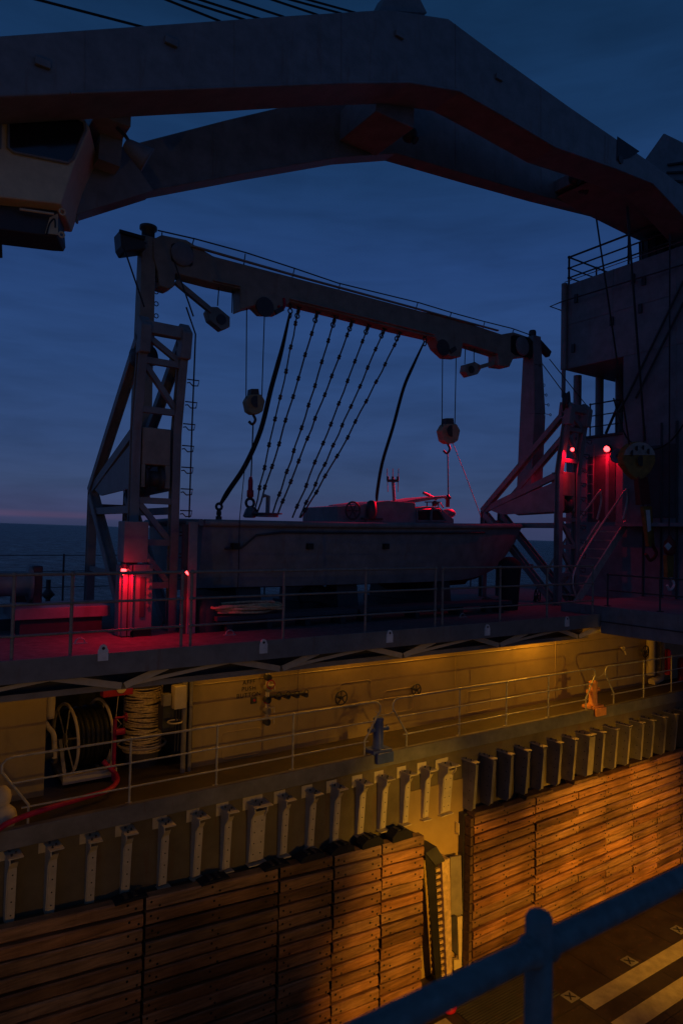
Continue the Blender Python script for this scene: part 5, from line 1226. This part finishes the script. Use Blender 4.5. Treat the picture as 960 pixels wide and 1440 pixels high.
# ================================================================== LIT LAMPS
def bulkhead_lamp(c, axis, label, m, sz=.06, nm='red_lamp'):
    t = thing(nm, label, 'lamp', c)
    MB().lathe([(sz * 1.25, -.06), (sz * 1.3, 0), (sz * 1.1, .01)], c, axis, 14).build('housing', 'dark', t)
    MB().lathe([(sz, .011), (sz * .9, .05), (sz * .4, .09), (.004, .1)], c, axis, 14).build('globe', m, t)
    return t
# red lamps
c1 = P(853, 631, X=XD - .12); bulkhead_lamp(c1, (-1, -.1, -.5), 'bright red lamp glowing on the deckhouse wall', 'glow_red', .085)
light('SPOT', 'red_lamp_light', c1 + V((-.2, .0, -.08)), 42, RED, c1 + V((.1, -.05, -1)), .03, 150, .6)
c2 = P(804, 632, Y=10.6); bulkhead_lamp(c2, (-.7, -.7, -.3), 'small bright red lamp inside the far davit tower', 'glow_red', .045)
light('SPOT', 'red_lamp_light', c2 + V((-.12, -.06, -.06)), 30, RED, c2 + V((-.8, 1.2, -1.3)), .03, 110, .5)
light('SPOT', 'red_lamp_light', c2 + V((.1, .15, -.1)), 26, RED, c2 + V((.1, .5, -1)), .03, 140, .6)
c3 = P(177, 800, Y=cy - .12); bulkhead_lamp(c3 + V((0, .08, 0)), (-.2, -.2, -1), 'red lamp under the cabinet at the foot of the near davit tower', 'glow_red', .04)
light('SPOT', 'red_lamp_light', c3 + V((-.02, -.1, -.04)), 32, RED, c3 + V((-.02, -.10, -1)), .03, 155, .3)
light('POINT', 'red_lamp_light', c3 + V((-.02, -.12, .03)), 2.2, RED, size=.03)
c4 = P(262, 804, Y=10.36); bulkhead_lamp(c4, (0, -1, -.5), 'tiny red lamp on the post at the stern of the boat', 'glow_red', .02)
light('POINT', 'red_lamp_light', c4 + V((-.05, -.12, -.5)), 1.2, RED, size=.04)
c5 = P(756, 572, Y=12.95); bulkhead_lamp(c5, (-1, -.1, -.3), 'added red fill lamp hidden behind the right arm of the gantry, lighting the bow', 'glow_red', .05)  # added fill lamp, kept out of view behind the arm, reddens bow and cabin
light('SPOT', 'red_lamp_light', c5 + V((-.14, 0, -.05)), 6000, RED, P(618, 712, Y=YS), .03, 34, .5)
# orange lamps under the boat deck
for i, (px, pw, lb) in enumerate(((752, 150, 'brightest orange lamp under the deck above the lit walkway rail'), (605, 52, 'orange lamp under the deck above the gap in the rail'), (490, 30, 'orange lamp under the deck near the larger handwheel'), (330, 11, 'dim orange lamp under the deck near the stencilled words'), (225, 9, 'dim orange lamp over the wire coil'), (20, 3.5, 'dim orange lamp over the left wall plate'))):
    c = P(px, 915, Y=YB - (.24 if px > 300 else .7)); c.z = DZ - .2
    bulkhead_lamp(c, (0, 0, -1), lb, 'glow_or', .07, 'orange_lamp')
    light('POINT', 'orange_lamp_light', c + V((0, 0, -.17)), pw, ORANGE, size=.08)
# sodium floods on the near wing wall shining across the well; the last ones facing the brackets are added fill
fl = [((9.5, -.9, -5.2), (10.3, YW, -9.0), 5000, 34), ((15.5, -.9, -5.0), (16.0, YW, -8.7), 5400, 42), ((10.5, -.9, -3.0), (9.6, YL, -5.75), 2200, 20), ((-3.5, .6, -3.4), (3.0, YS, 3.4), 110, 80), ((3.0, -.9, -5.2), (3.6, YL, -4.7), 150, 40), ((14.0, -.9, -5.0), (15.0, YL, -4.9), 1100, 46), ((7.5, -.9, -5.2), (7.6, YL, -4.7), 380, 38), ((-1, -.9, -5.2), (.8, YL, -4.7), 80, 38)]
for i, (p, q, pw, sp) in enumerate(fl):
    d = (V(q) - V(p)).normalized(); t = thing('well_floodlight', ['sodium floodlight on the near wing wall aimed at the left timber', 'sodium floodlight on the near wing wall aimed at the right timber', 'sodium floodlight on the near wing wall aimed at the brackets', 'sodium floodlight below the camera aimed up at the crane cab', 'added fill lamp on the near wing wall facing the left brackets', 'added fill lamp on the near wing wall facing the right brackets', 'added fill lamp on the near wing wall facing the middle brackets', 'added fill lamp on the near wing wall facing the far left brackets'][i], 'lamp', p)
    MB().lathe([(.06, -.25), (.1, -.2), (.19, 0), (.19, .02)], p, d, 18).build('housing', 'dark', t)
    MB().lathe([(.17, .021), (.15, .024)], p, d, 18).build('lens', 'glow_or', t)
    MB().tube([V(p) - d * .2, (p[0], -1.3, p[2])], .03).build('bracket', 'dark', t)
    light('SPOT', 'flood_light', V(p) + d * .08, pw, AMBER if i >= 2 else ORANGE, q, .1, sp, .9)
for k in list(protos.items()):
    if k[0] not in used:
        for c_ in kids(k[1]): bpy.data.objects.remove(c_)
        bpy.data.objects.remove(k[1])
